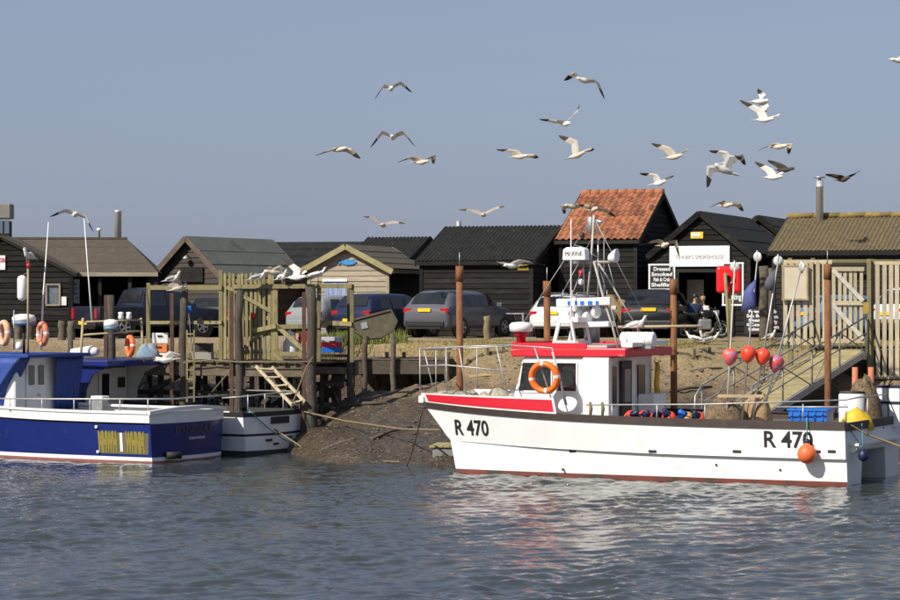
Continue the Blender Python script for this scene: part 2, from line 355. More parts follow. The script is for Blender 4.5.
def shed(name, label, loc, rz, L, S, He, Hr, roof='corr', rmat=None, wmat=None, boarded=('S-', 'E+'), ov=.18, bargemat=None, holes={}, bh=.19, strips=4, inner=True):
    """local x = ridge; S- is the long wall at -y, E- / E+ the gables; origin on the ground"""
    t = thing(name, label, 'shed', loc, rz)
    wm = wmat or m_blackwood; hl, hs = L / 2, S / 2
    rect = lambda z: (0, L); rise = Hr - He
    def gsp(z):
        if z <= He: return (0, S)
        k = (z - He) / rise * hs; return (min(k, hs - .01), max(S - k, hs + .01))
    W = {'S-': ((-hl, -hs, 0), (1, 0, 0), (0, -1, 0), rect, He), 'S+': ((hl, hs, 0), (-1, 0, 0), (0, 1, 0), rect, He),
         'E+': ((hl, -hs, 0), (0, 1, 0), (1, 0, 0), gsp, Hr - .05), 'E-': ((-hl, hs, 0), (0, -1, 0), (-1, 0, 0), gsp, Hr - .05)}
    for k, (p, u, n, sp, zm) in W.items():
        if k in boarded: board_wall(t, p, u, n, sp, zm, wm, bh, holes.get(k, ()))
        if k not in holes and k != 'skip':
            p_, u_, n_ = Vector(p), Vector(u), Vector(n); ln = L if k[0] == 'S' else S
            poly = [(0, -.3), (ln, -.3), (ln, He), (0, He)] if k[0] == 'S' else [(0, -.3), (S, -.3), (S, He), (hs, Hr - .03), (0, He)]
            MB().prism(poly, .05, frame(p_ - n_ * .06, u_, -n_, (0, 0, 1))).build('wall', wm, t)
    # corner posts
    for k in ((-hl, -hs), (hl, -hs), (-hl, hs), (hl, hs)):
        MB().box((k[0], k[1], He / 2), (.13, .13, He)).build('corner_board', wm, t)
    sl = rise / hs; e = ov; ez = He - sl * e; hx = hl + ov
    for sg in (-1, 1):
        a, b = Vector((-hx, sg * (hs + e), ez + .1)), Vector((hx, sg * (hs + e), ez + .1))
        c, d = Vector((hx, 0, Hr + .1)), Vector((-hx, 0, Hr + .1))
        mb = MB()
        if roof == 'corr':
            nw = int((2 * hx) / .15) * 6; mb0 = MB(); up = Vector((0, sg * rise, hs)).normalized()
            rows = []
            for p, q in ((a, b), (d, c)):
                rows.append([p.lerp(q, i / nw) + up * (.024 * math.cos(i * math.pi / 3)) for i in range(nw + 1)])
            mb0.loft(rows, closed=False, caps=False)
            mb0.loft([[p - up * .05 for p in r_] for r_ in rows], closed=False, caps=False, smooth=False)
            mb0.build('roof_sheet', rmat, t)
        elif roof == 'tile':
            mb.slab(a, b, c, d, .06 * (1 if sg < 0 else -1)).build('roof_underlay', m_darkwood, t)
        else:
            for i in range(strips):
                f0, f1 = i / strips, (i + 1) / strips
                up = Vector((0, sg * rise, hs)).normalized() * (.012 + .004 * (i % 2))
                q = [a.lerp(d, f0 - (.03 if i else 0)) + up * 2, b.lerp(c, f0 - (.03 if i else 0)) + up * 2, b.lerp(c, f1) + up * .6, a.lerp(d, f1) + up * .6]
                MB().slab(*q, .05 * (1 if sg < 0 else -1)).build('felt_strip', rmat, t)
        bm_ = bargemat or wm
        for sx in (-1, 1):
            p = Vector((sx * (hx + .015), sg * (hs + e), ez - .02)); q = Vector((sx * (hx + .015), sg * .012, Hr + .02 - 0.0))
            MB().beam(p, q, .035, .2).build('barge_board', bm_, t)
        MB().box((0, sg * (hs + e + .02), ez - .0), (2 * hx, .03, .13)).build('fascia', bm_, t)
    return t
def tiles(t, L, S, He, Hr, ov, nx, ny):
    hs = S / 2; rise = Hr - He; sl = rise / hs; hx = L / 2 + ov; ez = He - sl * ov + .1
    a, d = Vector((0, -(hs + ov), ez)), Vector((0, 0, Hr + .1)); along = d - a; ln = along.length; v = along.normalized(); up = Vector((0, -rise, hs)).normalized()
    cw = 2 * hx / nx; chh = ln / ny; mb = MB(); secs = []
    prof = [(-.5, .0), (-.36, .045), (-.18, .06), (0, .045), (.15, .015), (.35, .0), (.53, .012)]
    for yy, lift in ((-.06, .03), (chh + .03, .002)):
        secs.append([Vector((px_ * cw, 0, 0)) + v * yy + up * (h + lift) for px_, h in prof] + [Vector((px_ * cw, 0, 0)) + v * yy + up * (h + lift - .018) for px_, h in prof[::-1]])
    mb.loft(secs, smooth=False); me = mb.mesh('tile', m_tile)
    for j in range(ny):
        for i in range(nx):
            p = a + v * (j * chh) + Vector((-hx + (i + .5) * cw, 0, 0)) + up * rnd(0, .012)
            link(me, 'tile', t, p, (rnd(-.015, .015), rnd(-.02, .02), rnd(-.02, .02)))
    MB().tube([(0, 0, 0), (2 * hx / 9 + .02, 0, .012)], [.11, .12], 10).mesh('x', m_ridge)
    me = MB().tube([(0, 0, 0), (2 * hx / 9 + .02, 0, .012)], [.11, .125], 10).mesh('ridge_tile', m_ridge)
    for i in range(9): link(me, 'ridge_tile', t, (-hx + i * 2 * hx / 9, 0, Hr + .12))

G = 3.15
U20, V20 = Vector((math.cos(R(20)), -math.sin(R(20)), 0)), Vector((math.sin(R(20)), math.cos(R(20)), 0))
def mid(corner, L, S):      # centre of a shed whose front right corner is known
    return Vector((*corner, G)) - U20 * (L / 2) + V20 * (S / 2)
# black shed with corrugated roof
s6 = shed('black_shed', 'black boarded shed with long black corrugated roof behind the grey off-roader', mid((2.92, 90), 4.2, 6.2), -20, 4.2, 6.2, 2.72, 3.98, 'corr', m_blackroof)
MB().tube([(-1.9, .3, 3.85), (-1.9, .3, 4.3)], .1, 10).build('vent_pipe', m_steel, s6)
# tiled shed
s7 = shed('tiled_shed', 'tall black shed with orange pantile roof', mid((6.66, 90.34), 2.8, 6.2), -20, 2.8, 6.2, 3.5, 5.2, 'tile', None, bargemat=m_darkwood)
tiles(s7, 2.8, 6.2, 3.5, 5.2, .18, 13, 10)
# smokehouse: gable front
def gmid(corner, L, S, a=20):        # gable-front shed; corner = front right
    u, v = Vector((math.cos(R(a)), -math.sin(R(a)), 0)), Vector((math.sin(R(a)), math.cos(R(a)), 0))
    return Vector((*corner, G)) - u * (S / 2) + v * (L / 2)
s8 = shed('smokehouse_shed', 'black gabled shed with wide white sign board over its open doorway', gmid((10.56, 89), 7.0, 3.5), 70, 7.0, 3.5, 3.0, 4.38, 'felt', m_blackroof,
          boarded=('E-', 'S-'), holes={'E-': [(.95, 2.9, 0, 2.3)]}, strips=3)
MB().box((-3.58, .02, 2.87), (.07, 2.2, .74)).build('sign_board', m_print, s8, bevel=.01)
fs = frame((-3.62, .02, 2.84), (0, -1, 0), (0, 0, 1), (-1, 0, 0))
text("TINNER'S SMOKEHOUSE", .19, fs, M('faint_grey_lettering', (.3, .29, .27), rough=.7), 'sign_lettering', s8, fit=1.75)
MB().box((-3.57, .12, 3.62), (.03, .46, .24)).build('alarm_box', m_yellow, s8, bevel=.01)
MB().box((-3.59, .16, 3.64), (.02, .32, .12)).build('alarm_label', m_print, s8)
for y0 in (.83, -1.18): MB().box((-3.53, y0, 1.15), (.12, .1, 2.3)).build('door_post', m_darkwood, s8)
MB().box((-3.53, -.17, 2.36), (.12, 2.1, .12)).build('door_lintel', m_darkwood, s8)
MB().box((-2.5, .45, 1.5), (.04, .62, 1.1)).build('light_opening_panel', M('tan_panel', (.5, .42, .28), (.36, .3, .2), rough=.9, sc_=6), s8)  # light opening at the back put into the colour of an added panel
# chalkboard on the tiled shed side
def board_sign(name, label, c, wd, ht, rz, lines, frame_m=m_whitew, face=m_chalk, tilt=0, hand=True, cat='sign', ink=None, group=None):
    t = thing(name, label, cat, c, rz, group); t.rotation_euler = (R(tilt), 0, R(rz))
    MB().box((0, 0, 0), (wd, .03, ht)).build('panel', face, t)
    fr = MB(); b = .055
    fr.box((0, -.012, ht / 2 - b / 2), (wd + .02, .035, b)).box((0, -.012, -ht / 2 + b / 2), (wd + .02, .035, b))
    fr.box((-wd / 2 + b / 2, -.012, 0), (b, .034, ht - 2 * b)).box((wd / 2 - b / 2, -.012, 0), (b, .034, ht - 2 * b)); fr.build('frame', frame_m, t)
    n = len(lines)
    for i, s_ in enumerate(lines):
        text(s_, ht * .78 / n, frame((0, -.02, ht * .4 - (i + .5) * ht * .8 / n), (1, 0, 0), (0, 0, 1), (0, -1, 0)), ink or m_print, 'chalk_line', t, fit=wd * (.62 + .16 * (i % 2)), ext=.003, bold=.004)
    return t
board_sign('chalkboard', 'white framed chalkboard hung on the tiled shed above the black off-roader', at(662, 277, 90.0), .98, .94, -20, ['Dressed', 'Smoked', 'Fish & Crab', 'Shellfish'])
board_sign('chalkboard', 'large leaning chalkboard under the blue flag', at(756, 322, 84.5) + Vector((0, 0, .05)), .8, .95, -8, ['Fresh', 'Sea Bass', 'Skate', 'Cod', 'Lobster'], m_darkwood, tilt=-12)
board_sign('chalkboard', 'narrow leaning chalkboard beside the larger one under the flags', at(772, 321, 85.3) + Vector((0, 0, .05)), .55, .9, 12, ['Crab', 'Open', 'Daily', 'Kippers'], m_darkwood, tilt=-14)
board_sign('notice_board', 'pale framed notice board partly hidden by the red lifebuoy cabinet', at(733, 284, 87.0), .75, 1.5, -20, ['Today', 'Plaice', 'Sole', 'Whiting'], m_whitew, m_chalk)
# corrugated shed at right with lichen
s10 = shed('lichen_roof_shed', 'long shed with olive lichened corrugated roof and steel flue', Vector((11.31, 88, G)) + U20 * 4 + V20 * 3.1, -20, 8.0, 6.2, 3.0, 4.2, 'corr', m_moss, boarded=('S-',), wmat=m_darkwood)
for i in range(9): MB().tube([(-4.18 + i * .93, 0, 4.35), (-4.18 + (i + 1) * .93 + .03, 0, 4.36)], .1, 8).build('ridge_cap', m_ochre, s10)
fl = MB(); fl.lathe([(.13, 3.6), (.13, 5.35), (.15, 5.36), (.15, 5.42), (.13, 5.43), (.13, 5.6)], 14, Matrix.Translation((-2.95, -.35, 0))).build('flue', M('bright_flue', (.72, .72, .72), (.6, .6, .6), rough=.35, metal=.6), s10)
MB().lathe([(.05, 5.6), (.05, 5.68), (.2, 5.69), (.2, 5.73), (.02, 5.78)], 14, Matrix.Translation((-2.95, -.35, 0))).build('flue_cowl', m_steel, s10)
# small gable behind
shed('black_shed', 'small black gable peeping out behind the smokehouse roof', gmid((13.6, 96.5), 5, 3.6), 70, 5, 3.6, 3.1, 4.5, 'felt', m_blackroof, boarded=('E-',))
# weatherboard hut with fish
s4 = shed('weatherboard_hut', 'pale weatherboard hut with a blue fish on its gable', gmid((-2.29, 93), 4.0, 3.15), 70, 4.0, 3.15, 2.52, 3.28, 'felt', m_brownfelt, m_greywood, boarded=('E-',), bargemat=M('lichen_barge', (.3, .26, .13), (.22, .2, .1), rough=.9),
          holes={'E-': [(.62, 1.5, 0, 2.0)], 'S-': [(0, 0, 0, 0)]}, bh=.2, ov=.3)
board_wall(s4, (-2, -1.575, 0), (1, 0, 0), (0, -1, 0), lambda z: (0, 4), 2.52, m_blackwood, .2)  # shaded side wall: shade put into the colour by black boards
for i in range(5): MB().box((-2.0, .87 - i * .175 - .0, 1.0), (.05, .165, 1.95)).build('door_plank', M('faded_blue_paint', (.13, .2, .42), (.3, .34, .42), rough=.8, sc_=5, st=(4, 4, .7), var=.15), s4)
MB().box((-2.05, .52, 2.06), (.06, 1.0, .09)).build('door_lintel', m_whitew, s4)
MB().prism([(-.38, 0), (-.2, .1), (.05, .12), (.26, .04), (.36, .12), (.36, -.1), (.26, -.02), (.05, -.11), (-.2, -.09)], .03, frame((-2.07, 0, 2.72), (0, 1, 0), (-1, 0, 0), (0, 0, 1))).build('fish_sign', M('blue_fish_paint', (.03, .22, .5), rough=.5), s4, bevel=.005)
# steep hut with green felt
U30, V30 = Vector((math.cos(R(30)), -math.sin(R(30)), 0)), Vector((math.sin(R(30)), math.cos(R(30)), 0))
ap = Vector(((190 - 450) * 92 / F, 92, G))
s2 = shed('steep_roofed_hut', 'dark hut with steep green felt roof and bracket lamp in the gable', ap + V30 * 2.5, 60, 5.0, 2.8, 2.3, 3.55, 'felt', m_felt, M('brown_board', (.06, .045, .035), (.04, .032, .027), rough=.85, sc_=3, st=(1, 1, 6), bump=.4, bs=12, var=.3), boarded=('E-', 'S-'), ov=.28, strips=3,
          bargemat=M('brown_barge', (.12, .09, .065), (.08, .06, .045), rough=.9))
MB().lathe([(.02, .0), (.05, -.02), (.13, -.1), (.13, -.13)], 12, Matrix.Translation((-2.75, 0, 2.95))).build('lamp_shade', m_steel, s2)
MB().tube([(-2.55, 0, 2.9), (-2.7, 0, 3.0), (-2.75, 0, 2.96)], .015, 6).build('lamp_bracket', m_black, s2)
MB().box((-2.6, -.15, 2.25), (.04, 1.0, .55)).build('shutter', m_blackwood, s2)
# dark roofs behind
shed('black_shed', 'low black shed roof seen between the two gabled huts', Vector((-5.7, 100.5, G)), -12, 4.6, 5, 2.5, 3.55, 'felt', m_blackroof, boarded=())
shed('black_shed', 'small dark corrugated roof behind the pale weatherboard hut', Vector((-2.0, 99.2, G)), -20, 2.2, 5, 2.7, 3.72, 'corr', m_blackroof, boarded=())
# left boathouse: main hipped roof with a cross gable
s1 = thing('boathouse', 'large black shed with brown felt roof and open porch, at far left', 'shed', (0, 0, G))
zr, ze = 3.55, 2.3
def P1(px, Y, z): return Vector(((px - 450) * Y / F, Y, z))
rl, rr = P1(-60, 92, zr), P1(127, 92, zr)
el, er = P1(-60, 88.6, ze), P1(158, 88.6, ze)
bl, br = P1(-60, 96, ze), P1(166, 96, ze)
for i in range(4):
    f0, f1 = i / 4, (i + 1) / 4; up = Vector((0, -.35, 1)).normalized() * (.01 * (i % 2))
    MB().slab(el.lerp(rl, f0) + up, er.lerp(rr, f0) + up, er.lerp(rr, f1) + up, el.lerp(rl, f1) + up, .05).build('felt_strip', m_brownfelt, s1)
MB().add([rr, er, br], [(0, 1, 2)]).build('hip_end', m_brownfelt, s1); MB().add([rl, rr, br, bl], [(0, 1, 2, 3)]).build('rear_roof', m_brownfelt, s1)
MB().beam(el + Vector((0, -.02, -.08)), er + Vector((0, -.02, -.08)), .04, .14).build('fascia', m_greywood, s1)
MB().beam(rl + Vector((0, 0, .03)), rr + Vector((0, 0, .03)), .18, .07).build('ridge_roll', m_brownfelt, s1)
# cross gable wall facing the river
gx = P1(1, 88, 0).x; gw = 2.45; Hap = 3.42
def gsp(z):
    if z <= 2.25: return (0, 2 * gw)
    k = (z - 2.25) / (Hap - 2.25) * gw; return (min(k, gw - .01), max(2 * gw - k, gw + .01))
board_wall(s1, (gx - gw, 88, 0), (1, 0, 0), (0, -1, 0), gsp, Hap - .05, m_blackwood, .19, [(4.05, 4.5, 1.15, 1.85)])
MB().prism([(0, -.3), (2 * gw, -.3), (2 * gw, 2.25), (gw, Hap), (0, 2.25)], .04, Matrix.Translation((gx - gw, 88.08, 0))).build('wall', m_blackwood, s1)
board_wall(s1, (gx + gw, 88, 0), (0, 1, 0), (1, 0, 0), lambda z: (0, 7.4), 2.25, m_blackwood, .19)
MB().box((gx + gw, 88, 1.12), (.13, .13, 2.24)).build('corner_board', m_blackwood, s1)
for sg in (-1, 1):
    MB().beam((gx + sg * (gw + .2), 87.93, 2.2), (gx, 87.93, Hap + .1), .05, .16).build('barge_board', m_darkwood, s1)
    a, b = Vector((gx + sg * (gw + .2), 87.9, 2.24)), Vector((gx, 87.9, Hap + .12))
    MB().slab(a, b, b + Vector((0, 3.2, 0)), a + Vector((0, 2, 0)), .04).build('gable_roof', m_brownfelt, s1)
wn = MB(); wn.box((gx - gw + 4.275, 88.0, 1.5), (.45, .03, .7)).build('window_pane', M('blue_grey_pane', (.16, .19, .22), (.08, .1, .12), rough=.2, sc_=7), s1)  # pane colour varies between a lighter and a darker blue-grey
fr = MB()
for dx, dz, a, b in ((0, .36, .52, .06), (0, -.36, .52, .06), (-.235, 0, .06, .66), (.235, 0, .06, .66)): fr.box((gx - gw + 4.275 + dx, 87.94, 1.5 + dz), (a, .06, b))
fr.build('window_frame', m_greywood, s1)
MB().box((gx - gw + 4.66, 87.93, 1.28), (.17, .03, .3)).build('notice', m_print, s1)
MB().box((gx - gw + 2.45, 87.93, 2.62), (.32, .03, .5)).build('sign_plate', m_print, s1)
text('SB', .2, frame((gx - gw + 2.5, 87.905, 2.7), (1, 0, 0), (0, 0, 1), (0, -1, 0)), m_red, 'sign_lettering', s1)
MB().box((gx + gw + 1.6, 95.5, 1.1), (4.2, .1, 2.3)).build('wall', m_blackwood, s1)
for px_ in (100, 130, 156): MB().box((P1(px_, 88.8, 0).x, 88.8, 1.1), (.12, .12, 2.2)).build('porch_post', m_darkwood, s1)
MB().box((P1(160, 92, 0).x, 92.2, 1.1), (.1, 6.8, 2.3)).build('wall', m_blackwood, s1)
MB().lathe([(.13, 3.0), (.13, 4.55), (.14, 4.56), (.14, 4.62)], 14, Matrix.Translation(P1(118, 92.6, 0))).build('flue', M('bright_flue'), s1)
MB().lathe([(.05, 3.3), (.05, 3.85), (.08, 3.86), (.08, 3.95)], 10, Matrix.Translation(P1(99, 92.2, 0))).build('vent_pipe', m_whitew, s1)
c = board_sign('notice_board', 'tall pale notice board in the porch of the boathouse', P1(74, 88.3, G + 1.62), .38, .85, 4, ['FISH', 'SHOP', 'OPEN', '9 - 5'], m_greywood, M('pale_blue_board', (.35, .4, .45), rough=.6), ink=m_ink)
# stub of a brick tower with a lantern top
tw = thing('lantern_tower', 'grey turret with glazed lantern rising behind the boathouse roof', 'tower', (P1(2, 104, 0).x, 104, G))
MB().box((0, 0, 2.3), (.7, .7, 4.6)).build('shaft', m_darkwood, tw)
for dx in (-.26, 0, .26): MB().box((dx, -.365, 4.36), (.19, .02, .55)).build('pane', M('sky_pane', (.1, .14, .2), rough=.1), tw)
MB().box((0, 0, 5.0), (.86, .86, .62)).build('cap', M('grey_stone', (.2, .19, .17), rough=.9), tw, bevel=.04)
# ------------------------------------------------------------------ boats
class Hull:
    """levels: (z0, dz_bow, x_stem, half_beam, p); z rises by dz_bow*t^2, y_out(t) = ys + (hb-ys)*(1-t^p)"""
    def __init__(s, levels, ys, n=64): s.L = levels; s.ys = ys; s.n = n
    def pt(s, k, t, off=0.0):
        z0, dz, xs, hb, p = s.L[k]
        return Vector((t * xs, s.ys + (hb - s.ys) * (1 - t ** p) + off, z0 + dz * t ** 3))
    def y_at(s, x, z):
        for k in range(len(s.L) - 1):
            ta, tb = min(1, x / s.L[k][2]), min(1, x / s.L[k + 1][2])
            a, b = s.pt(k, ta), s.pt(k + 1, tb)
            if a.z <= z <= b.z: return a.y + (b.y - a.y) * (z - a.z) / max(1e-6, b.z - a.z)
        return s.pt(len(s.L) - 1, min(1, x / s.L[-1][2])).y
    def ts(s, a=0, b=1): return [a + (b - a) * i / s.n for i in range(s.n + 1)]
    def strip(s, mb, k0, k1, sg=1, a=0, b=1, f0=0., f1=1., off=0., mi=0, thick=0):
        rows = []
        for f in (f0, f1):
            r = []
            for t in s.ts(a, b):
                p = s.pt(k0, t).lerp(s.pt(k1, t), f); r.append(Vector((p.x, sg * (p.y + off), p.z)))
            rows.append(r)
        if thick:
            i0, i1 = [[Vector((p.x, p.y - sg * thick, p.z)) for p in r] for r in rows]
            secs = [[rows[0][i], rows[1][i], i1[i], i0[i]] for i in range(s.n + 1)]; mb.loft(secs, mi=mi, smooth=False)
        else: mb.loft(rows, closed=False, caps=False, mi=mi)

def lifebuoy(name, label, mtx, mat, R_=.29, r=.075, group='lifebuoys on the boats'):
    o = MB().torus(R_, r, None, 32, 10, mif=lambda i: 1 if i % 8 in (0,) else 0, sq=.85).build(name, [mat, m_band], None)
    o.matrix_world = mtx; return tag(o, label, 'lifebuoy', group)
def rope(name, label, pts, r=.022, mat=None, sag=0, n=14, group=None):
    P = [Vector(p) for p in pts]
    if len(P) == 2: P = [P[0].lerp(P[1], i / n) - Vector((0, 0, sag * 4 * (i / n) * (1 - i / n))) for i in range(n + 1)]
    return tag(MB().tube(P, r, 6).build(name, mat or m_rope), label, 'rope', group)
def pipes(parent, name, segs, r=.018, mat=None):
    for s_ in segs: MB().tube(s_, r, 6).build(name, mat or m_inox, parent)

# ---- white catamaran R 470 (bow to the left, port side to us)
YAW = 25
hA = R(180 - YAW); hv = Vector((math.cos(hA), math.sin(hA), 0)); lv = Vector((-hv.y, hv.x, 0))
corner = Vector((9.31, 59.4, 0)); O = corner - lv * 2.5
def cl(px, py, yl):            # catamaran-local point on the lengthwise plane y = yl
    b = O + lv * yl; k = (px - 450) / F
    x = (b.x - k * b.y) / (k * hv.y - hv.x); Y = b.y + hv.y * x
    return Vector((x, yl, CH - (py - HY) * Y / F))
cat = thing('catamaran', 'white fishing catamaran with red wheelhouse roof, numbered R 470', 'boat', O, 180 - YAW)
H = Hull([(-.5, 0, 10.3, 1.75, 2.2), (-.02, 0, 10.45, 2.28, 3.0), (.1, 0, 10.47, 2.3, 3.0), (.62, .2, 10.62, 2.36, 3.4), (.645, .2, 10.64, 2.44, 3.4), (1.28, .3, 11.25, 2.5, 4.5), (1.5, .3, 11.38, 2.5, 4.8), (1.96, .06, 11.5, 2.49, 5)], 1.72)
hull = MB()
for sg in (1, -1):
    for k in range(6): H.strip(hull, k, k + 1, sg, mi=(1 if k < 2 else 0))
    tin = [(1.55, -.5), (1.12, 0), (1.05, .4), (1.0, .78)]           # tunnel side of the demi-hull
    rows = [[Vector((t * 10.4, sg * (y + (1.72 - y) * t ** 6), z)) for t in H.ts()] for y, z in tin]
    for a, b in zip(rows, rows[1:]): hull.loft([a, b], closed=False, caps=False)
    tr = [H.pt(k, 0) for k in range(7)]; tr = [Vector((p.x, sg * p.y, p.z)) for p in tr]
    hull.add(tr + [Vector((0, sg * y, z)) for y, z in tin[::-1]], [list(range(len(tr) + 4))])
rows = [[Vector((t * 10.5, y * (1 + .7 * t ** 6), .78 + (1.0 * t ** 10))) for t in H.ts()] for y in (-1.0, 1.0)]
hull.loft(rows, closed=False, caps=False)
hull.add([(0, -2.5, 1.48), (0, 2.5, 1.48), (0, 1.0, .78), (0, -1.0, .78)], [(0, 1, 2, 3)])
hull.add([(11.3, -1.76, 1.75), (11.3, 1.76, 1.75), (10.7, 1.74, .9), (10.7, -1.74, .9)], [(0, 1, 2, 3)])
hull.build('hull', [m_white, m_boot], cat, sharp=40)
dk = MB(); dk.add([(.05, -2.4, 1.2), (.05, 2.4, 1.2), (6, 2.3, 1.2), (8.3, 2.05, 1.2), (8.3, -2.05, 1.2), (6, -2.3, 1.2)], [(0, 1, 2, 3, 4, 5)])
dk.add([(8.3, -2.25, 1.78), (8.3, 2.25, 1.78), (9.3, 2.08, 1.8), (10.2, 1.92, 1.82), (11.1, 1.72, 1.82), (11.1, -1.72, 1.82), (10.2, -1.92, 1.82), (9.3, -2.08, 1.8)], [(0, 1, 2, 3, 4, 5, 6, 7)]); dk.build('deck', M('grey_deck', (.32, .31, .28), (.25, .24, .21), rough=.8), cat)
for sg in (1, -1):
    mb = MB(); H.strip(mb, 5, 6, sg, 0, 1, .28, 1.0, .035, thick=.1); mb.build('rubbing_strake', m_brown, cat)
    tb = cl(553, 405, 2.5).x / 11.45
    mb = MB(); H.strip(mb, 6, 7, sg, tb, 1, 0, 1, 0, thick=.06); mb.build('bulwark', m_white, cat)
    mb = MB(); H.strip(mb, 6, 7, sg, tb + .005, .985, .11, .88, .006, thick=.02); mb.build('red_panel', m_red, cat)
    mb = MB(); H.strip(mb, 6, 7, sg, 0, tb, 0, .05, .012, thick=.13); mb.build('gunwale_cap', m_brown, cat)
    mb = MB(); H.strip(mb, 3, 4, sg, 0, .97, -.3, 1.0, .012, thick=.05); mb.build('spray_rail', m_white, cat)
MB().box((11.42, 1.72, 1.86), (.16, .2, .2)).build('bow_cap', m_white, cat, bevel=.04, seg=2)
MB().box((.0, 0, 1.4), (.06, 4.95, .2)).build('transom_strake', m_brown, cat)
MB().box((-.12, 0, .98), (.22, 4.3, .06)).build('transom_step', m_white, cat)
MB().tube([(-.05, 2.1, .9), (-.05, .4, .9)], .12, 10).build('transom_roller', m_whitew, cat)
text_w = lambda p: Vector((p.x, H.y_at(p.x, p.z) + .008 + (p.y - 99), p.z))
for px_, py_, wd in ((463, 429.5, 37), (788, 440.5, 46)):
    p = cl(px_, py_, 2.47); wm_ = wd / (F / (O + hv * p.x + lv * 2.47).y) / math.cos(R(YAW))
    text('R 470', .55, frame((p.x, 99, p.z), (-1, 0, 0), (0, 0, 1), (0, 1, 0)), m_ink, 'registration_number', cat, fit=wm_ * 1.0, wob=text_w, ext=.004, bold=.01)
for px_, wd_ in ((569, .2), (652, .22), (737, .22), (817, .2), (832, .2)):      # scupper slots
    p = cl(px_, 451.5, 2.44); MB().box((p.x, H.y_at(p.x, p.z) - .005, p.z), (wd_, .05, .07)).build('scupper', m_black, cat, bevel=.02, seg=2)
for px_, py_ in ((716, 465), (780, 470), (560, 470)):
    p = cl(px_, py_, 2.35); MB().tube([(p.x, 2.2, p.z), (p.x, H.y_at(p.x, p.z) + .02, p.z)], .03, 8).build('outlet', m_brown, cat)
# wheelhouse
xa, xf = cl(607, 380, 1.6).x, cl(524, 380, 1.6).x; zt = 2.98
cab = MB(); wb = 1.6
prof = [(xa, 1.2), (xf + .28, 1.2), (xf + .28, 2.0), (xf, zt), (xa, zt)]
hs_ = MB().prism(prof, 2 * wb).build('wheelhouse', m_white, cat, bevel=.02)
def quad_panel(name, pts, off, mat, parent, t=.015):
    a, b, c, d = map(Vector, pts); nn = (b - a).cross(d - a).normalized() * off
    return MB().slab(a + nn, b + nn, c + nn, d + nn, t).build(name, mat, parent)
zw0, zw1 = cl(560, 392, 1.6).z, cl(560, 362, 1.6).z
for (p0, p1, sl) in ((523, 552, .12), (557, 577, 0)):
    x0, x1 = cl(p0, 380, 1.6).x, cl(p1, 380, 1.6).x
    quad_panel('window', [(x0 + sl, 1.6, zw0), (x1, 1.6, zw0), (x1, 1.6, zw1), (x0, 1.6, zw1)], .008, m_glass, cat)
    fr = MB(); q = [Vector((x0 + sl, 1.612, zw0)), Vector((x1, 1.612, zw0)), Vector((x1, 1.612, zw1)), Vector((x0, 1.612, zw1))]
    for i in range(4): fr.beam(q[i], q[(i + 1) % 4], .03, .05)
    fr.build('window_frame', m_whitew, cat)
for y0, y1 in ((-1.45, -.55), (-.45, .45), (.55, 1.45)):
    quad_panel('windscreen', [(xf + .26, y0, 2.05), (xf + .26, y1, 2.05), (xf + .02, y1, 2.9), (xf + .02, y0, 2.9)], .02, m_glass, cat)
# projecting locker: the tall bright side panel, then the shaded aft bulkhead with door
xl = cl(583, 390, 1.72).x
MB().box(((xa + xl) / 2 - .06, 1.64, 2.1), (xl - xa + .1, .24, 1.75)).build('side_locker', m_white, cat, bevel=.02, seg=2)
MB().box((xa - .07, .45, 2.05), (.05, .7, 1.65)).build('door', m_brown, cat, bevel=.01)
MB().box((xa - .105, .45, 2.25), (.02, .42, .85)).build('door_pane', M('grey_pane', (.2, .2, .19), rough=.15), cat, bevel=.03)
MB().box((xa - .03, -.75, 2.35), (.03, .5, .8)).build('aft_window', M('brown_pane', (.08, .05, .035), rough=.1), cat)
MB().box((xa - .25, -.95, 1.6), (.45, .9, .8)).build('aft_locker', m_whitew, cat, bevel=.02)
MB().box((xa - .02, 1.2, 2.25), (.05, .35, 1.0)).build('aft_window', m_glass, cat)
# roof with red edge
xr0, xr1 = cl(625, 350, 1.75).x, cl(509, 350, 1.75).x; z0r, z1r = 2.98, 3.26
MB().prism([(xr0, z0r + .02), (xr0, z1r - .06), (xr0 + .1, z1r - .05), (xr1 - .3, z1r - .05), (xr1, z1r - .1), (xr1 - .05, z0r)], 3.4).build('roof', m_red, cat, bevel=.03, seg=2)
MB().box(((xr0 + xr1) / 2 + .1, 0, z1r - .01), (xr1 - xr0 - 1.0, 2.9, .06)).build('roof_top', M('pale_roof_top', (.5, .42, .4), (.42, .34, .32), rough=.7), cat)
for y in (1.68, -1.68): MB().box(((xr0 + xr1) / 2 + .5, y, z1r - .0), (xr1 - xr0 - 1.1, .06, .15)).build('roof_coaming', m_red, cat, bevel=.01)
MB().box((xr1 - .12, 0, z1r + .02), (.06, 3.2, .16)).build('roof_coaming', m_red, cat, bevel=.01)
# radar pod at the front of the roof, small windshield frame, raft, bars
p = cl(521, 333, 1.2)
MB().lathe([(.12, 3.2), (.12, 3.5), (.2, 3.52), (.2, 3.6)], 12, Matrix.Translation((p.x, 1.2, 0))).build('pod_base', m_red, cat)
MB().lathe([(.2, 3.6), (.29, 3.62), (.3, 3.78), (.24, 3.84), (.05, 3.86)], 16, Matrix.Translation((p.x, 1.2, 0))).build('radar_pod', m_whitew, cat)
p0, p1 = cl(557, 350, 1.3).x, cl(580, 350, 1.3).x; zb_, zt_ = 3.2, 3.92
ws = MB()
for y in (1.55, .55):
    ws.beam((p0, y, zb_), (p0 - .18, y, zt_), .06, .1).beam((p1, y, zb_), (p1 + .14, y, zt_), .06, .1)
    ws.beam((p0 - .2, y, zt_), (p1 + .16, y, zt_), .08, .2).beam((p0, y, 3.33), (p1, y, 3.33), .05, .12)
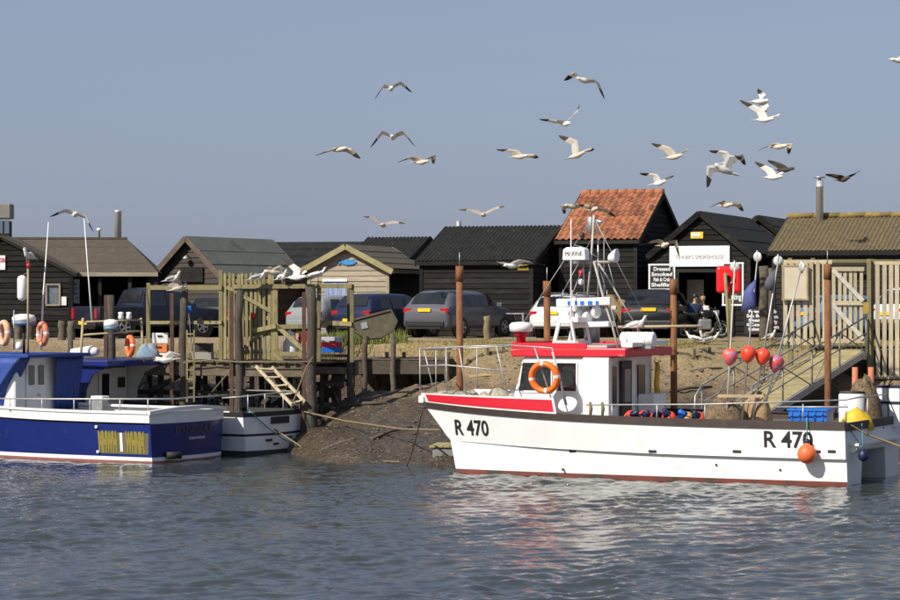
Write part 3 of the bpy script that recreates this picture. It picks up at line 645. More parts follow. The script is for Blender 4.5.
ws.beam((p0 - .18, 1.55, zt_), (p0 - .18, .55, zt_), .3, .14); ws.beam((p1 + .1, 1.55, zt_), (p1 + .1, .55, zt_), .3, .14)
ws.build('helm_screen', m_white, cat, bevel=.015)
raft = thing('life_raft', 'white life raft canister strapped on the red wheelhouse roof', 'life raft', O + hv * cl(638, 342, .6).x + lv * .6 + Vector((0, 0, 3.42)), 180 - YAW)
MB().tube([(-.45, 0, 0), (-.42, 0, 0), (.42, 0, 0), (.45, 0, 0)], [.15, .19, .19, .15], 16).build('canister', m_white, raft)
for dx in (-.22, 0.02, .24): MB().tube([(dx - .025, 0, 0), (dx + .025, 0, 0)], .197, 16).build('strap', m_band, raft)
MB().box((0, 0, -.2), (.8, .3, .06)).build('cradle', m_steel, raft)
MB().box((xr0 + .15, -.6, z1r + .06), (.25, 1.6, .12)).build('light_bar', m_whitew, cat)
MB().box((xr0 + .05, 1.0, z1r + .04), (.3, 1.0, .1)).build('light_bar', m_whitew, cat)
# mast gantry
def ct(px, py, y): return cl(px, py, y)
gy = .3
gant = MB()
for y in (-.5, .9):
    gant.tube([ct(619, 352, y), ct(612, 325, y), ct(604, 300, y), ct(594, 262, y)], .03, 8)
    gant.tube([ct(574, 350, y), ct(571, 315, y), ct(572, 290, y)], .025, 8)
gant.tube([ct(594, 262, -.5), ct(594, 262, .9)], .03, 8)
gant.tube([ct(569, 262, gy), ct(612, 262, gy)], .035, 8).tube([ct(586, 310, gy), ct(591, 262, gy), ct(594, 215, gy)], .03, 8)
gant.tube([ct(598, 262, gy), ct(634, 322, gy)], .022, 8)
gant.build('mast', M('grey_mast_paint', (.45, .44, .4), (.3, .29, .26), rough=.6), cat)
q0, q1 = ct(557, 303, .95), ct(611, 301, .95)
MB().beam(q0, q1, .16, .2).build('gantry_bar', m_white, cat, bevel=.03, seg=2)
for px_, wq in ((569, 4), (576, 3), (582, 5), (590, 6), (597, 4)):
    a_ = ct(px_, 303, 1.04); MB().box(a_, (.08 * wq / 4, .02, .1)).build('bar_lettering', m_crate, cat)
MB().beam(ct(578, 325, .8), ct(612, 324, .8), .5, .14).build('gantry_shelf', m_whitew, cat, bevel=.02)
MB().lathe([(.2, 0), (.2, .62), (.16, .66)], 16, Matrix.Translation(ct(592, 343, .3))).build('exhaust_box', m_steel, cat)
rad = thing('radar_scanner', 'white radar scanner box on the catamaran mast', 'radar', O + hv * ct(576, 254, .5).x + lv * .5 + Vector((0, 0, ct(576, 254, .5).z)), 180 - YAW)
MB().prism([(-.32, -.16), (.32, -.16), (.3, .12), (.2, .17), (-.2, .17), (-.3, .12)], .32).build('case', m_white, rad, bevel=.03, seg=2)
text('MARINE', .16, frame((0, .165, 0), (-1, 0, 0), (0, 0, 1), (0, 1, 0)), m_ink, 'case_lettering', rad, fit=.46)
MB().lathe([(.08, -.24), (.1, -.16)], 12).build('pedestal', m_whitew, rad)
fl_ = MB(); c_ = ct(609, 258, .4)
fl_.lathe([(.05, -.02), (.09, .0), (.17, .16), (.18, .22)], 16, frame(c_, (0, 0, 1), (0, 1, 0), (-1, 0, 0.3))).build('floodlight', m_whitew, cat)
for (px_, py_, dx) in ((578, 316, 0), (586, 318, 1), (568, 316, 2), (595, 312, 1)):
    c_ = ct(px_, py_, .6 + .12 * dx)
    MB().lathe([(.06, -.1), (.15, -.02), (.17, .1), (.12, .14)], 14, frame(c_, (0, 0, 1), (0.3, 1, 0), (-.8, .6, .1))).build('deck_light', m_whitew, cat)
MB().tube([ct(571, 350, 1.2), ct(571, 219, 1.2)], [.022, .012], 8).build('whip_aerial', m_whitew, cat)
MB().tube([ct(598, 310, -.2), ct(598, 224, -.2)], .018, 8).build('whip_aerial', m_whitew, cat)
MB().lathe([(.03, -.12), (.06, -.02), (.13, .0), (.12, .06), (.02, .08)], 12, Matrix.Translation(ct(598, 223, -.2))).build('satellite_antenna', m_white, cat)
MB().lathe([(.09, -.2), (.1, 0), (.1, .2), (.06, .22)], 12, Matrix.Translation(ct(591, 225, .1))).build('navigation_lamp', m_steel, cat)
MB().tube([ct(585, 317, .4), ct(583, 247, .4), ct(574, 245, .4)], .012, 6).build('whip_aerial', m_steel, cat)
for px_, py_, mm in ((582, 235, m_brown), (581, 273, m_red), (581, 282, m_whitew)): MB().lathe([(.03, -.08), (.07, -.04), (.07, .04), (.03, .08)], 10, Matrix.Translation(ct(px_, py_, .4))).build('signal_lamp', mm, cat)
# rails
RZ = lambda px_, py_, y: cl(px_, py_, y)
bow = []
tops = [(420, 349, 1.75), (446, 347.5, 1.9), (468, 346.5, 2.1), (506, 345, 2.2)]
pipes(cat, 'bow_rail', [[RZ(*q) for q in tops], [RZ(421, 366, 1.75), RZ(446, 365, 1.9), RZ(506, 371, 2.2)]])
pipes(cat, 'bow_rail', [[RZ(420, 349, 1.75), RZ(430, 349.5, .4), RZ(440, 349.5, -1.0), RZ(452, 349, -1.75)], [RZ(452, 349, -1.75), RZ(490, 347, -2.2), RZ(530, 345, -2.3)]])
pipes(cat, 'rail_post', [[RZ(420, 349, 1.75), RZ(420, 395, 1.75)], [RZ(424, 349, 1.75), RZ(434, 392, 1.75)], [RZ(459, 347, 2.0), RZ(467, 396, 2.0)], [RZ(496, 345, 2.2), RZ(508, 396, 2.2)], [RZ(534, 346, 2.25), RZ(551, 398, 2.25)], [RZ(552, 352, 2.3), RZ(566, 405, 2.3)], [RZ(446, 348, 1.9), RZ(447, 395, 1.9)], [RZ(477, 348, -2), RZ(477, 394, -2)], [RZ(436, 349, -.6), RZ(436, 394, -.6)]])
pipes(cat, 'bow_rail', [[RZ(506, 345, 2.2), RZ(552, 348, 2.3), RZ(567, 405, 2.35)]])
pipes(cat, 'side_rail', [[RZ(586, 405, 2.42), RZ(700, 404.5, 2.42), RZ(846, 400, 2.42)], [RZ(776, 407, 2.42), RZ(848, 407, 2.42)]])
pipes(cat, 'rail_post', [[RZ(x_, 404, 2.42), RZ(x_, 422, 2.42)] for x_ in (590, 602, 612, 657, 705, 803, 846)])
pipes(cat, 'stern_rail', [[RZ(846, 400, 2.42), Vector((.15, 1.0, 2.05)), Vector((.15, -2.3, 2.05))], [Vector((.15, -2.3, 2.05)), Vector((.15, -2.3, 1.4))], [Vector((.15, 0, 2.05)), Vector((.15, 0, 1.4))]])
# things on the catamaran
def cw(v): return O + hv * v.x + lv * v.y + Vector((0, 0, v.z))
rotc = Matrix.Rotation(R(180 - YAW), 4, 'Z')
c_ = cl(544.5, 377.5, 2.36)
lifebuoy('lifebuoy', 'clean orange lifebuoy hung on the catamaran bow rail beside the wheelhouse', Matrix.Translation(cw(c_)) @ rotc @ frame((0, 0, 0), (-1, 0, 0), (0, .12, .99), (0, .99, -.12)), m_orange, .345, .095)
p = cl(807, 454, 2.62)
fd = thing('fender', 'big orange ball fender hanging at the catamaran stern quarter', 'fender', cw(p))
MB().lathe([(.02, -.235), (.1, -.215), (.19, -.14), (.235, -.02), (.215, .09), (.15, .18), (.07, .225), (.05, .3), (.03, .32)], 20).build('ball', M('orange_fender', (.8, .15, .04), (.68, .12, .035), rough=.5, sc_=6), fd)
MB().lathe([(.06, .22), (.07, .33), (.03, .36)], 10).build('collar', m_navy, fd)
MB().tube([(0, 0, .33), Vector((0, .03, .85))], .012, 6).build('lanyard', m_teal, fd)
f2 = thing('fender', 'small navy fender on the catamaran transom', 'fender', cw(Vector((-.3, 2.0, .72))))
MB().lathe([(.03, -.14), (.11, -.09), (.13, 0), (.1, .1), (.04, .15)], 14).build('ball', m_navy, f2)
MB().tube([(0, 0, .13), Vector((0, .2, .75))], .012, 6).build('lanyard', m_teal, f2)
for i, px_ in enumerate((632, 645, 658, 668, 686, 697)):
    q = cl(px_, 420, 1.95 - .12 * (i % 2)); q.z = 1.5
    b = thing('net_buoy', ['orange buoy with navy cap on the deck, nearest the wheelhouse door', 'orange buoy with navy cap, second from the wheelhouse door', 'orange buoy with navy cap, third from the wheelhouse door', 'orange buoy with navy cap, fourth from the wheelhouse door', 'tan buoy with bright blue cap among the orange deck buoys', 'orange buoy with navy cap at the stern end of the deck row'][i], 'buoy', cw(q), rnd(0, 360), 'buoys lying along the side deck')
    b.rotation_euler = (R(rnd(40, 60)), 0, R(rnd(-60, 60)))
    MB().lathe([(.03, -.2), (.13, -.16), (.2, -.04), (.19, .06), (.13, .13)], 16).build('ball', m_buoy if i != 4 else M('tan_buoy', (.5, .25, .08), rough=.6), b)
    MB().lathe([(.13, .13), (.08, .2), (.05, .3), (.02, .31)], 14).build('cap', m_navy if i != 4 else m_crate, b)
for i, (px_, ty) in enumerate(((636, 0), (666, 1), (691, 0))): # lanyards
    rope('lanyard_rope', ['teal lanyard tied to the rail above the first deck buoys', 'teal lanyard tied to the rail above the middle deck buoys', 'teal lanyard tied to the rail above the last deck buoys'][i], [cw(cl(px_ - 2, 404, 2.42)), cw(cl(px_ + 5, 418, 2.1))], .014, m_teal, .02, group='teal lanyards')
# dan buoys: pole, float, radar reflector, flag
dans = [((726, 424), (735, 262), (731, 356), 'disc'), ((741, 424), (758, 252), (745, 353), 'disc'), ((751, 424), (779, 256), (758, 355), 'disc'), ((759, 424), (803, 262), (771, 361), 'tin')]
dlab = ['marker buoy pole with blotched orange float and upright grey-white disc, leftmost of the four', 'marker buoy pole with plain red float and the blue flag', 'marker buoy pole with red float, bright white disc and grey flag', 'marker buoy pole leaning furthest right, with blotched dark red float']
for i, (b0, t0, fl0, kind) in enumerate(dans):
    y = .9 - .25 * i; p0, p1, pf = cl(*b0, y), cl(*t0, y - .1), cl(*fl0, y - .03)
    p0.z = 1.22; d = thing('marker_buoy', dlab[i], 'marker buoy', cw(p0), 180 - YAW, 'marker buoys standing in the stern')
    ax = (p1 - p0); ln = ax.length; ax.normalize(); fz = (pf - p0).dot(ax)
    MB().tube([(0, 0, 0), ax * ln], [.028, .02], 8).build('pole', m_steel if i != 0 else M('bleached_pole', (.5, .48, .42), rough=.7), d)
    Q = ax.to_track_quat('Z', 'Y').to_matrix().to_4x4(); Q.translation = ax * fz
    blot = M('blotched_buoy', (.8, .11, .03), (.75, .08, .03), rough=.45, sc_=4, c3=(.35, .2, .38), t3=.5, s3=9)
    dark_ = M('dark_blotched_buoy', (.6, .05, .04), (.5, .05, .04), rough=.45, sc_=4, c3=(.25, .2, .36), t3=.5, s3=9)
    MB().lathe([(.03, -.24), (.09, -.2), (.17, -.08), (.19, .02), (.17, .1), (.1, .17), (.03, .19)], 18, Q).build('float', [blot, m_buoy, m_buoy, dark_][i], d)
    for fr_ in (.13, .12): pass
    tp = ax * (ln - .12)
    MB().lathe([(.02, -.015), (.125, -.012), (.125, .012), (.02, .015)], 18, frame(tp, (1, 0, 0), (0, 0, -1), (0, 1, 0)) @ Matrix.Rotation(R((0, 20, -10, 40)[i]), 4, 'Y')).build('reflector_disc', M('dull_disc', (.55, .55, .53), (.4, .4, .38), rough=.6, sc_=8), d)
    MB().tube([tp - Vector((0, .03, .16)), tp + Vector((0, .03, .16))], .022, 6).build('reflector_bracket', m_steel, d)
    # tie down
    if i in (1, 2):
        fpx = [[(741, 312), (757, 308), (755, 290), (756, 279), (749, 286), (743, 292)], [(764, 289), (773, 291), (775.5, 268), (769, 275), (766, 281)]][i - 1]
        pts = [cl(*q, y - .05) - p0 for q in fpx]
        mb = MB(); cen = sum(pts, Vector()) / len(pts); rows = []
        for j, q in enumerate(pts): q.y += .07 * math.sin(j * 2.1)
        cen.y += .1; n_ = len(pts); off = Vector((0, .012, 0))
        mb.add([q + off for q in pts] + [cen + off] + [q - off for q in pts] + [cen - off], [(j, (j + 1) % n_, n_) for j in range(n_)] + [(n_ + 1 + (j + 1) % n_, n_ + 1 + j, 2 * n_ + 1) for j in range(n_)] + [(j, n_ + 1 + j, n_ + 1 + (j + 1) % n_, (j + 1) % n_) for j in range(n_)], smooth=True)
        mb.build('flag', M('blue_flag_cloth', (.08, .1, .26), (.06, .075, .2), rough=.9) if i == 1 else M('grey_flag_cloth', (.09, .09, .11), rough=.9), d)
for i, px_ in enumerate((724, 727)): pass
MB().beam(cl(718, 396, 1.0), cl(764, 396, 1.0), .05, .07).build('dan_rack', m_tan, cat)
# crate, bins, pots on the stern
cr = thing('fish_crate', 'blue plastic fish crate on the catamaran stern', 'crate', cw(Vector((cl(811, 420, 1.7).x, 1.7, 1.42))), 180 - YAW)
def crate(parent, l_, w_, h_, mat):
    MB().box((0, 0, .02), (l_ - .06, w_ - .06, .04)).build('base', mat, parent)
    for y in (-1, 1): MB().box((0, y * (w_ / 2 - .02), h_ / 2), (l_ - .04, .03, h_ - .02)).build('side', mat, parent)
    for x in (-1, 1): MB().box((x * (l_ / 2 - .02), 0, h_ / 2), (.03, w_ - .02, h_ - .02)).build('end', mat, parent)
    rm = MB()
    for y in (-1, 1): rm.box((0, y * w_ / 2, h_), (l_ + .06, .05, .05))
    for x in (-1, 1): rm.box((x * l_ / 2, 0, h_), (.05, w_ - .06, .05))
    rm.build('rim', mat, parent)
    for i in range(5): MB().box((-l_ / 2 + (i + .5) * l_ / 5, w_ / 2 + .006, h_ / 2), (.03, .03, h_ * .8)).build('rib', mat, parent)
crate(cr, .95, .6, .36, m_crate)
for i, px_ in enumerate((855, 871)):
    p = cl(px_, 400, -1.2)
    o = MB().tube([(0, 0, 0), (0, 0, p.z + .82 - 1.2)], .075, 10).build('orange_post', M('faded_orange_post', (.5, .17, .08), (.4, .13, .07), rough=.75)); o.location = cw(Vector((p.x, -1.2, 1.2)))
    tag(o, ['faded orange post at the stern beside the rusty pile', 'faded orange post at the stern nearest the fence'][i], 'post', 'orange posts at the stern')
# net heaps and pots in the stern
def heap(name, label, loc, rx, ry, h, mat, cat_='net', seed=0):
    mb = MB(); n, k = 18, 8; rows = []
    for j in range(k):
        f = j / (k - 1); r = math.cos(f * math.pi / 2) ** .7
        rows.append([Vector((rx * r * math.cos(a) * (1 + .22 * noise.noise(Vector((math.cos(a) * 2, math.sin(a) * 2, f * 3 + seed)))), ry * r * math.sin(a), h * math.sin(f * math.pi / 2) * (1 + .3 * noise.noise(Vector((math.cos(a) * 1.5 + seed, math.sin(a) * 1.5, f)))))) for a in [q * 2 * math.pi / n for q in range(n)]])
    mb.loft(rows); o = mb.build(name, mat); o.location = loc; return tag(o, label, cat_)
m_net = M('brown_net', (.2, .14, .08), (.1, .07, .04), rough=1, sc_=9, bump=1, bs=25, c3=(.05, .04, .03), t3=.55, s3=12)
heap('net_heap', 'tangled black and tan net heap behind the marker buoy poles', cw(Vector((cl(722, 420, .6).x, .5, 1.22))), .6, .6, .75, m_net, seed=2)
heap('rope_heap', 'pile of tan rope between the marker buoy poles', cw(Vector((cl(750, 420, .5).x, -.1, 1.22))), .38, .5, .85, M('tan_rope_pile', (.38, .26, .13), (.22, .15, .08), rough=1, sc_=14, bump=1, bs=30), 'rope', 5)
heap('anchor_heap', 'anchor gear and coiled chain heaped on the catamaran bow', cw(Vector((cl(452, 397, .5).x, .6, 1.8))), .7, .5, .25, M('pale_gear', (.42, .38, .3), (.2, .18, .15), rough=.9, sc_=9), 'gear', 8)
heap('oilskins', 'yellow oilskins bundled on the stern under the orange posts', cw(Vector((cl(857, 420, .4).x, .4, 1.25))), .42, .35, .5, M('yellow_oilskin', (.7, .45, .02), (.55, .34, .02), rough=.6, sc_=6), 'oilskins', 12)
dr_ = thing('plastic_drum', 'stained white plastic drum behind the yellow oilskins', 'drum', cw(Vector((cl(852, 405, -.6).x, -.6, 1.22))))
MB().lathe([(.3, 0), (.33, .04), (.33, .42), (.345, .45), (.33, .48), (.33, .84), (.3, .88)], 18).build('barrel', m_whitew, dr_); MB().lathe([(.31, .88), (.31, .93), (.05, .94)], 18).build('lid', m_brown, dr_)
heap('net_heap', 'dark net draped over the gear between the orange posts', cw(Vector((cl(864, 405, -1.0).x, -1.0, 1.22))), .5, .5, 1.15, m_net, seed=17)
for i, px_ in enumerate((885, 895)): boxp = cw(Vector((cl(px_, 410, -1.9).x, -1.9, 1.22))); tt = thing('white_bin', ['white bin in a dark frame near the stern, left of two', 'white bin in a dark frame at the right picture edge'][i], 'bin', boxp, 180 - YAW); MB().box((0, 0, .5), (.34, .34, 1.0)).build('body', m_whitew, tt, bevel=.02); MB().box((0, .18, .62), (.4, .03, .06)).build('strap', m_navy, tt); MB().box((0, 0, 1.02), (.38, .38, .05)).build('lid', m_navy, tt)
oj = thing('oilskin_jacket', 'yellow oilskin hung at the aft corner of the wheelhouse', 'jacket', cw(Vector((xa - .12, -1.62, 2.05))), 180 - YAW)
MB().loft([[Vector((x_, y_ - w2, z_)), Vector((x_ - .08, y_, z_)), Vector((x_, y_ + w2, z_)), Vector((x_ + .05, y_, z_))] for x_, y_, z_, w2 in ((0, 0, .75, .05), (-.02, 0, .6, .16), (0, .02, .2, .18), (-.03, 0, -.1, .22))]).build('coat', M('yellow_oilskin'), oj)
MB().tube([(.02, 0, .74), (.08, 0, .8)], .012, 6).build('hook', m_inox, oj)
for px_ in (590, 602): # rope lashings on the side rail posts
    MB().tube([cl(px_, 402, 2.42), cl(px_ + 1, 409, 2.43), cl(px_, 418, 2.42)], [.035, .05, .03], 8).build('lashing', m_rope, cat)
for px_, py_, c__ in ((470, 394, .12), (486, 395, .1), (500, 394, .14), (513, 396, .1)):
    heap('bow_gear', {470: 'pale rope coil on the bow deck, nearest the anchor gear', 486: 'small buff rope coil in the middle of the bow deck', 500: 'buff canvas bundle on the bow deck by the leaning rail post', 513: 'pale bundle at the foot of the wheelhouse front'}[px_], cw(Vector((cl(px_, py_, .9).x, .9, 1.8))), c__ * 2.4, c__ * 2, c__ * 2.2, M('buff_gear', (.4, .36, .29), (.22, .19, .15), rough=.95, sc_=11), 'gear', px_)
rope('mooring_rope', 'tan mooring rope leading off the catamaran stern to the right', [cw(Vector((.1, 2.35, 1.55))), cw(Vector((-.3, 1.6, 1.2))), at(915, 452, 57.5)], .028)
rope('mooring_rope', 'teal line hanging from the catamaran transom rail', [cw(Vector((.1, 2.3, 1.6))), cw(Vector((-.25, 1.4, .75)))], .012, m_teal, .05)
rope('mooring_rope', 'thin weedy mooring line dropping from the catamaran bow into the water', [cw(Vector((11.42, 1.72, 1.6))), at(407, 466, 67.0)], .018, M('weedy_rope', (.1, .08, .04), rough=1), .12)

# ---- blue boat at left (stern to the right, transom towards us)
def mono(name, label, corner, yaw, w_, Lw, lv_, mats_, tilt=.35):
    a = R(180 - yaw); h = Vector((math.cos(a), math.sin(a), 0)); l = Vector((-h.y, h.x, 0)); o = Vector((*corner, 0)) - l * (w_ / 2)
    t = thing(name, label, 'boat', o, 180 - yaw); HH = Hull(lv_, 0.0)
    mb = MB()
    for sg in (1, -1):
        for k in range(len(lv_) - 1): HH.strip(mb, k, k + 1, sg, mi=mats_[k])
    ring = [HH.pt(k, 0) for k in range(len(lv_))]
    for k in range(len(lv_) - 1):
        a_, b_ = ring[k], ring[k + 1]; nn = 10; r0 = []; r1 = []
        for i in range(nn + 1):
            f = 1 - 2 * i / nn; bow_ = -tilt * (1 - f * f)
            r0.append(Vector((bow_, a_.y * f, a_.z))); r1.append(Vector((bow_, b_.y * f, b_.z)))
        mb.loft([r0, r1], closed=False, caps=False, mi=mats_[k], smooth=True)
    return t, HH, mb, h, l, o
BY = 28
bt, BH, mb, bh_, bl_, bo = mono('blue_boat', 'navy blue workboat with white bulwark and yellow striped lettering', (-8.1, 68.0), BY, 3.6, 10,
    [(-.5, 0, 9.0, 1.2, 2), (-.04, 0, 9.6, 1.66, 2.4), (.06, 0, 9.65, 1.69, 2.4), (.16, 0, 9.7, 1.7, 2.4), (1.07, .4, 10.3, 1.78, 3), (1.1, .4, 10.3, 1.82, 3), (1.38, .5, 10.6, 1.84, 3.2)], [1, 1, 2, 0, 2, 2], tilt=.22)
mb.build('hull', [m_blue, M('pink_antifoul', (.36, .14, .12), (.25, .1, .09), rough=.8), m_white], bt, sharp=40)
def on(o, h, l):
    def f(px, py, yl):
        b = o + l * yl; k = (px - 450) / F; x = (b.x - k * b.y) / (k * h.y - h.x); Y = b.y + h.y * x
        return Vector((x, yl, CH - (py - HY) * Y / F))
    return f
bp_ = on(bo, bh_, bl_)
mk = MB(); BH.strip(mk, 4, 5, 1, 0, .98, -.8, 1, .02, thick=.06); mk.build('rubbing_strake', m_black, bt)
mk = MB(); BH.strip(mk, 4, 5, -1, 0, .98, -.8, 1, .02, thick=.06); mk.build('rubbing_strake', m_black, bt)
for sg in (1, -1):
    mk = MB(); BH.strip(mk, 5, 6, sg, 0, .98, .86, 1.08, .03, thick=.16); mk.build('bulwark_cap', m_white, bt)
cap = MB(); secs = []
for i in range(11):
    f = 1 - 2 * i / 10; x = -.22 * (1 - f * f); dz = .1 * (1 - f * f)
    secs.append([Vector((x - .06, f * 1.88, 1.32 + dz)), Vector((x - .06, f * 1.88, 1.42 + dz)), Vector((x + .16, f * 1.8, 1.42 + dz)), Vector((x + .16, f * 1.8, 1.32 + dz))])
cap.loft(secs, smooth=False).build('stern_cap', m_white, bt)
MB().box((4.5, 0, 1.0), (9, 3.0, .05)).build('deck', M('grey_deck', (.3, .3, .3)), bt)
# striped lettering block on the side
m_olive = M('faded_yellow_letters', (.26, .21, .03), (.2, .165, .03), rough=.6, sc_=20)
p = bp_(122, 443.5, 1.76)
pw = lambda p_: Vector((p_.x, BH.y_at(p_.x, p_.z) + .006 + (p_.y - 99), p_.z))
bkp = MB(); bkp.loft([[pw(Vector((p.x + .82 - i * .165 - .05 * j, 98.996, p.z - .29 + .58 * j))) for i in range(11)] for j in (0, .5, 1)], closed=False, caps=False); bkp.build('name_panel', M('olive_panel', (.13, .115, .045), (.09, .085, .05), rough=.7, sc_=14, st=(1, 1, 5)), bt)
text('MHWH', .74, frame((p.x + .5, 99, p.z), (-1, 0, 0), (0, 0, 1), (-.0, 1, 0)), m_olive, 'name_lettering', bt, fit=.62, wob=pw, bold=.05)
text('WHNM', .74, frame((p.x - .42, 99, p.z), (-1, 0, 0), (0, 0, 1), (-.0, 1, 0)), m_olive, 'name_lettering', bt, fit=.62, wob=pw, bold=.05)
text('l', .72, frame((p.x + .04, 99, p.z), (-1, 0, 0), (0, 0, 1), (0, 1, 0)), m_print, 'name_divider', bt, wob=pw, bold=.01)
tw_ = lambda q: Vector((-.22 * (1 - (q.y / 1.76) ** 2) - .012 - (q.x - 99), q.y, q.z))
text('MIZZLE', .26, frame((99, -.1, .88), (0, -1, 0), (0, 0, 1), (-1, 0, 0)), M('dull_gilt', (.1, .07, .03), rough=.6), 'name_lettering', bt, fit=1.9, wob=tw_)
text('SOUTHWOLD', .1, frame((99, -.15, .62), (0, -1, 0), (0, 0, 1), (-1, 0, 0)), m_print, 'port_lettering', bt, fit=.8, wob=tw_)
for px_, py_ in ((97, 427), (97, 452)):
    q = bp_(px_, py_, 1.76); MB().lathe([(.045, 0), (.045, .05), (.03, .06)], 10, frame((q.x, BH.y_at(q.x, q.z), q.z), (1, 0, 0), (0, 0, -1), (0, 1, 0))).build('outlet', m_print, bt)
MB().tube([(-.4, .9, .2), (-.16, 1.25, .2)], .1, 10).build('rudder_fitting', m_black, bt)
# cabin
x0 = bp_(72, 380, -1.2).x
ca = MB(); cz = 2.82
xb = bp_(38, 380, 0.3).x
MB().box((xb + 1.5, 0, 1.9), (3.0, 2.7, 1.9)).build('cabin', m_whitew, bt, bevel=.03)
MB().box((xb + 1.25, 0, cz + .04), (3.6, 2.95, .1)).build('cabin_roof', m_tarp, bt, bevel=.02)
MB().box((xb - .03, .45, 1.95), (.05, .85, 1.7)).build('door', m_whitew, bt, bevel=.01)
for y in (.68, .24): MB().box((xb - .07, y, 2.3), (.03, .26, .55)).build('door_pane', M('grey_pane'), bt, bevel=.03)
MB().tube([(xb - .1, .45, 1.75), (xb - .1, .3, 1.72)], .02, 6).build('door_handle', m_steel, bt)
def cloth(parent, name, a, b, c, d, mat, depth=.06, waves=5):
    a, b, c, d = map(Vector, (a, b, c, d)); rows = []; nn = (b - a).cross(d - a).normalized()
    for j in range(9):
        r = []
        for i in range(25):
            p_ = a.lerp(b, i / 24).lerp(d.lerp(c, i / 24), j / 8); r.append(p_ + nn * depth * math.sin(i / 24 * waves * 6.28 + j * .3) * (j / 8) ** .6)
        rows.append(r)
    m_ = MB(); m_.loft(rows, closed=False, caps=False); o_ = m_.build(name, mat, parent); s_ = o_.modifiers.new('solid', 'SOLIDIFY'); s_.thickness = .012
cloth(bt, 'tarpaulin', (xb - .3, 1.5, cz), (xb + 3, 1.5, cz), (xb + 3, 1.62, 1.35), (xb + .9, 1.62, 1.35), m_tarp, .05, 7)
cloth(bt, 'tarpaulin', (xb - .3, 1.5, cz), (xb - .2, .92, cz), (xb + .35, 1.3, 1.3), (xb + .95, 1.62, 1.3), m_tarp, .03, 2)
cloth(bt, 'tarpaulin', (xb - .28, -.2, cz), (xb - .28, -1.48, cz), (xb - .12, -1.45, 1.3), (xb - .12, -.35, 1.3), m_tarp, .04, 4)
# roof gear
def rad_dome(parent, loc, r, mat2):
    MB().lathe([(r * .8, -.1), (r, -.06), (r, .02)], 18, Matrix.Translation(loc)).build('dome_base', mat2, parent)
    MB().lathe([(r, .02), (r, .12), (r * .85, .2), (r * .3, .23)], 18, Matrix.Translation(loc)).build('dome', m_whitew, parent)
q = bp_(24, 322, .3); rad_dome(bt, q, .34, M('pale_blue_band', (.12, .22, .3), rough=.5))
MB().tube([(q.x, q.y, 2.9), (q.x, q.y, q.z - .08)], .04, 8).build('dome_post', m_black, bt)
q = bp_(28, 322, .9); q2 = bp_(28, 264, .9)
MB().tube([(q.x, q.y, 2.9), q2], .03, 8).build('mast', m_tan, bt); MB().lathe([(.05, -.06), (.06, .06), (.03, .08)], 10, Matrix.Translation(bp_(28.5, 266, .9))).build('masthead_lamp', m_red, bt)
GULL_MAST = bo + bh_ * q2.x + bl_ * q2.y + Vector((0, 0, q2.z + .05))
q = bp_(22, 288, .9); fdw = thing('fender', 'white cylinder fender hung on the blue boat mast', 'fender', bo + bh_ * q.x + bl_ * q.y + Vector((0, 0, q.z)))
MB().lathe([(.03, -.36), (.1, -.33), (.135, -.26), (.135, .26), (.1, .33), (.03, .36)], 16).build('tube', m_white, fdw); MB().tube([(0, 0, .34), (.16, 0, .45)], .012, 6).build('lanyard', m_rope, fdw)
MB().tube([bp_(41, 350, .2), bp_(43, 300, .2), bp_(48.5, 222, .2)], [.03, .024, .012], 8).build('whip_aerial', m_whitew, bt)
MB().tube([bp_(14, 350, 1.1), bp_(14, 310, 1.1)], .02, 8).build('whip_aerial', m_steel, bt)
MB().lathe([(.08, -.1), (.1, 0), (.08, .08), (.05, .12)], 12, Matrix.Translation(bp_(19, 346, 1.2))).build('navigation_lamp', m_whitew, bt)
def bw(v): return bo + bh_ * v.x + bl_ * v.y + Vector((0, 0, v.z))
rb = Matrix.Rotation(R(180 - BY), 4, 'Z')
lifebuoy('lifebuoy', 'peach faded lifebuoy cut by the left picture edge on the blue boat roof', Matrix.Translation(bw(bp_(4, 333, 1.2))) @ rb @ frame((0, 0, 0), (-.85, .53, 0), (0, 0, 1), (.53, .85, 0)), M('peach_lifebuoy', (.72, .42, .27), (.66, .3, .17), rough=.7, sc_=5), .3, .09)
lifebuoy('lifebuoy', 'mottled red lifebuoy standing on the blue boat roof below the whip aerial', Matrix.Translation(bw(bp_(42.5, 334, .3))) @ rb @ frame((0, 0, 0), (-.85, .53, 0), (0, 0, 1), (.53, .85, 0)), m_oldring, .29, .085)
pipes(bt, 'side_rail', [[bp_(-10, 398.5, 1.7), bp_(40, 399, 1.7), bp_(148, 399, 1.7), Vector((-.2, .9, 2.0 - .27)), Vector((-.3, 0, 1.75)), Vector((-.2, -1.7, 1.75))]], .02)
pipes(bt, 'rail_post', [[bp_(x_, 399, 1.7), bp_(x_, 411, 1.7)] for x_ in (10, 42, 74, 90, 120, 148)], .018)
MB().box(bp_(100, 398, .5), (.4, .35, .12)).build('hatch_lid', m_white, bt, bevel=.02); MB().box(bp_(100, 405, .5), (.36, .3, .35)).build('engine_box', m_steel, bt)

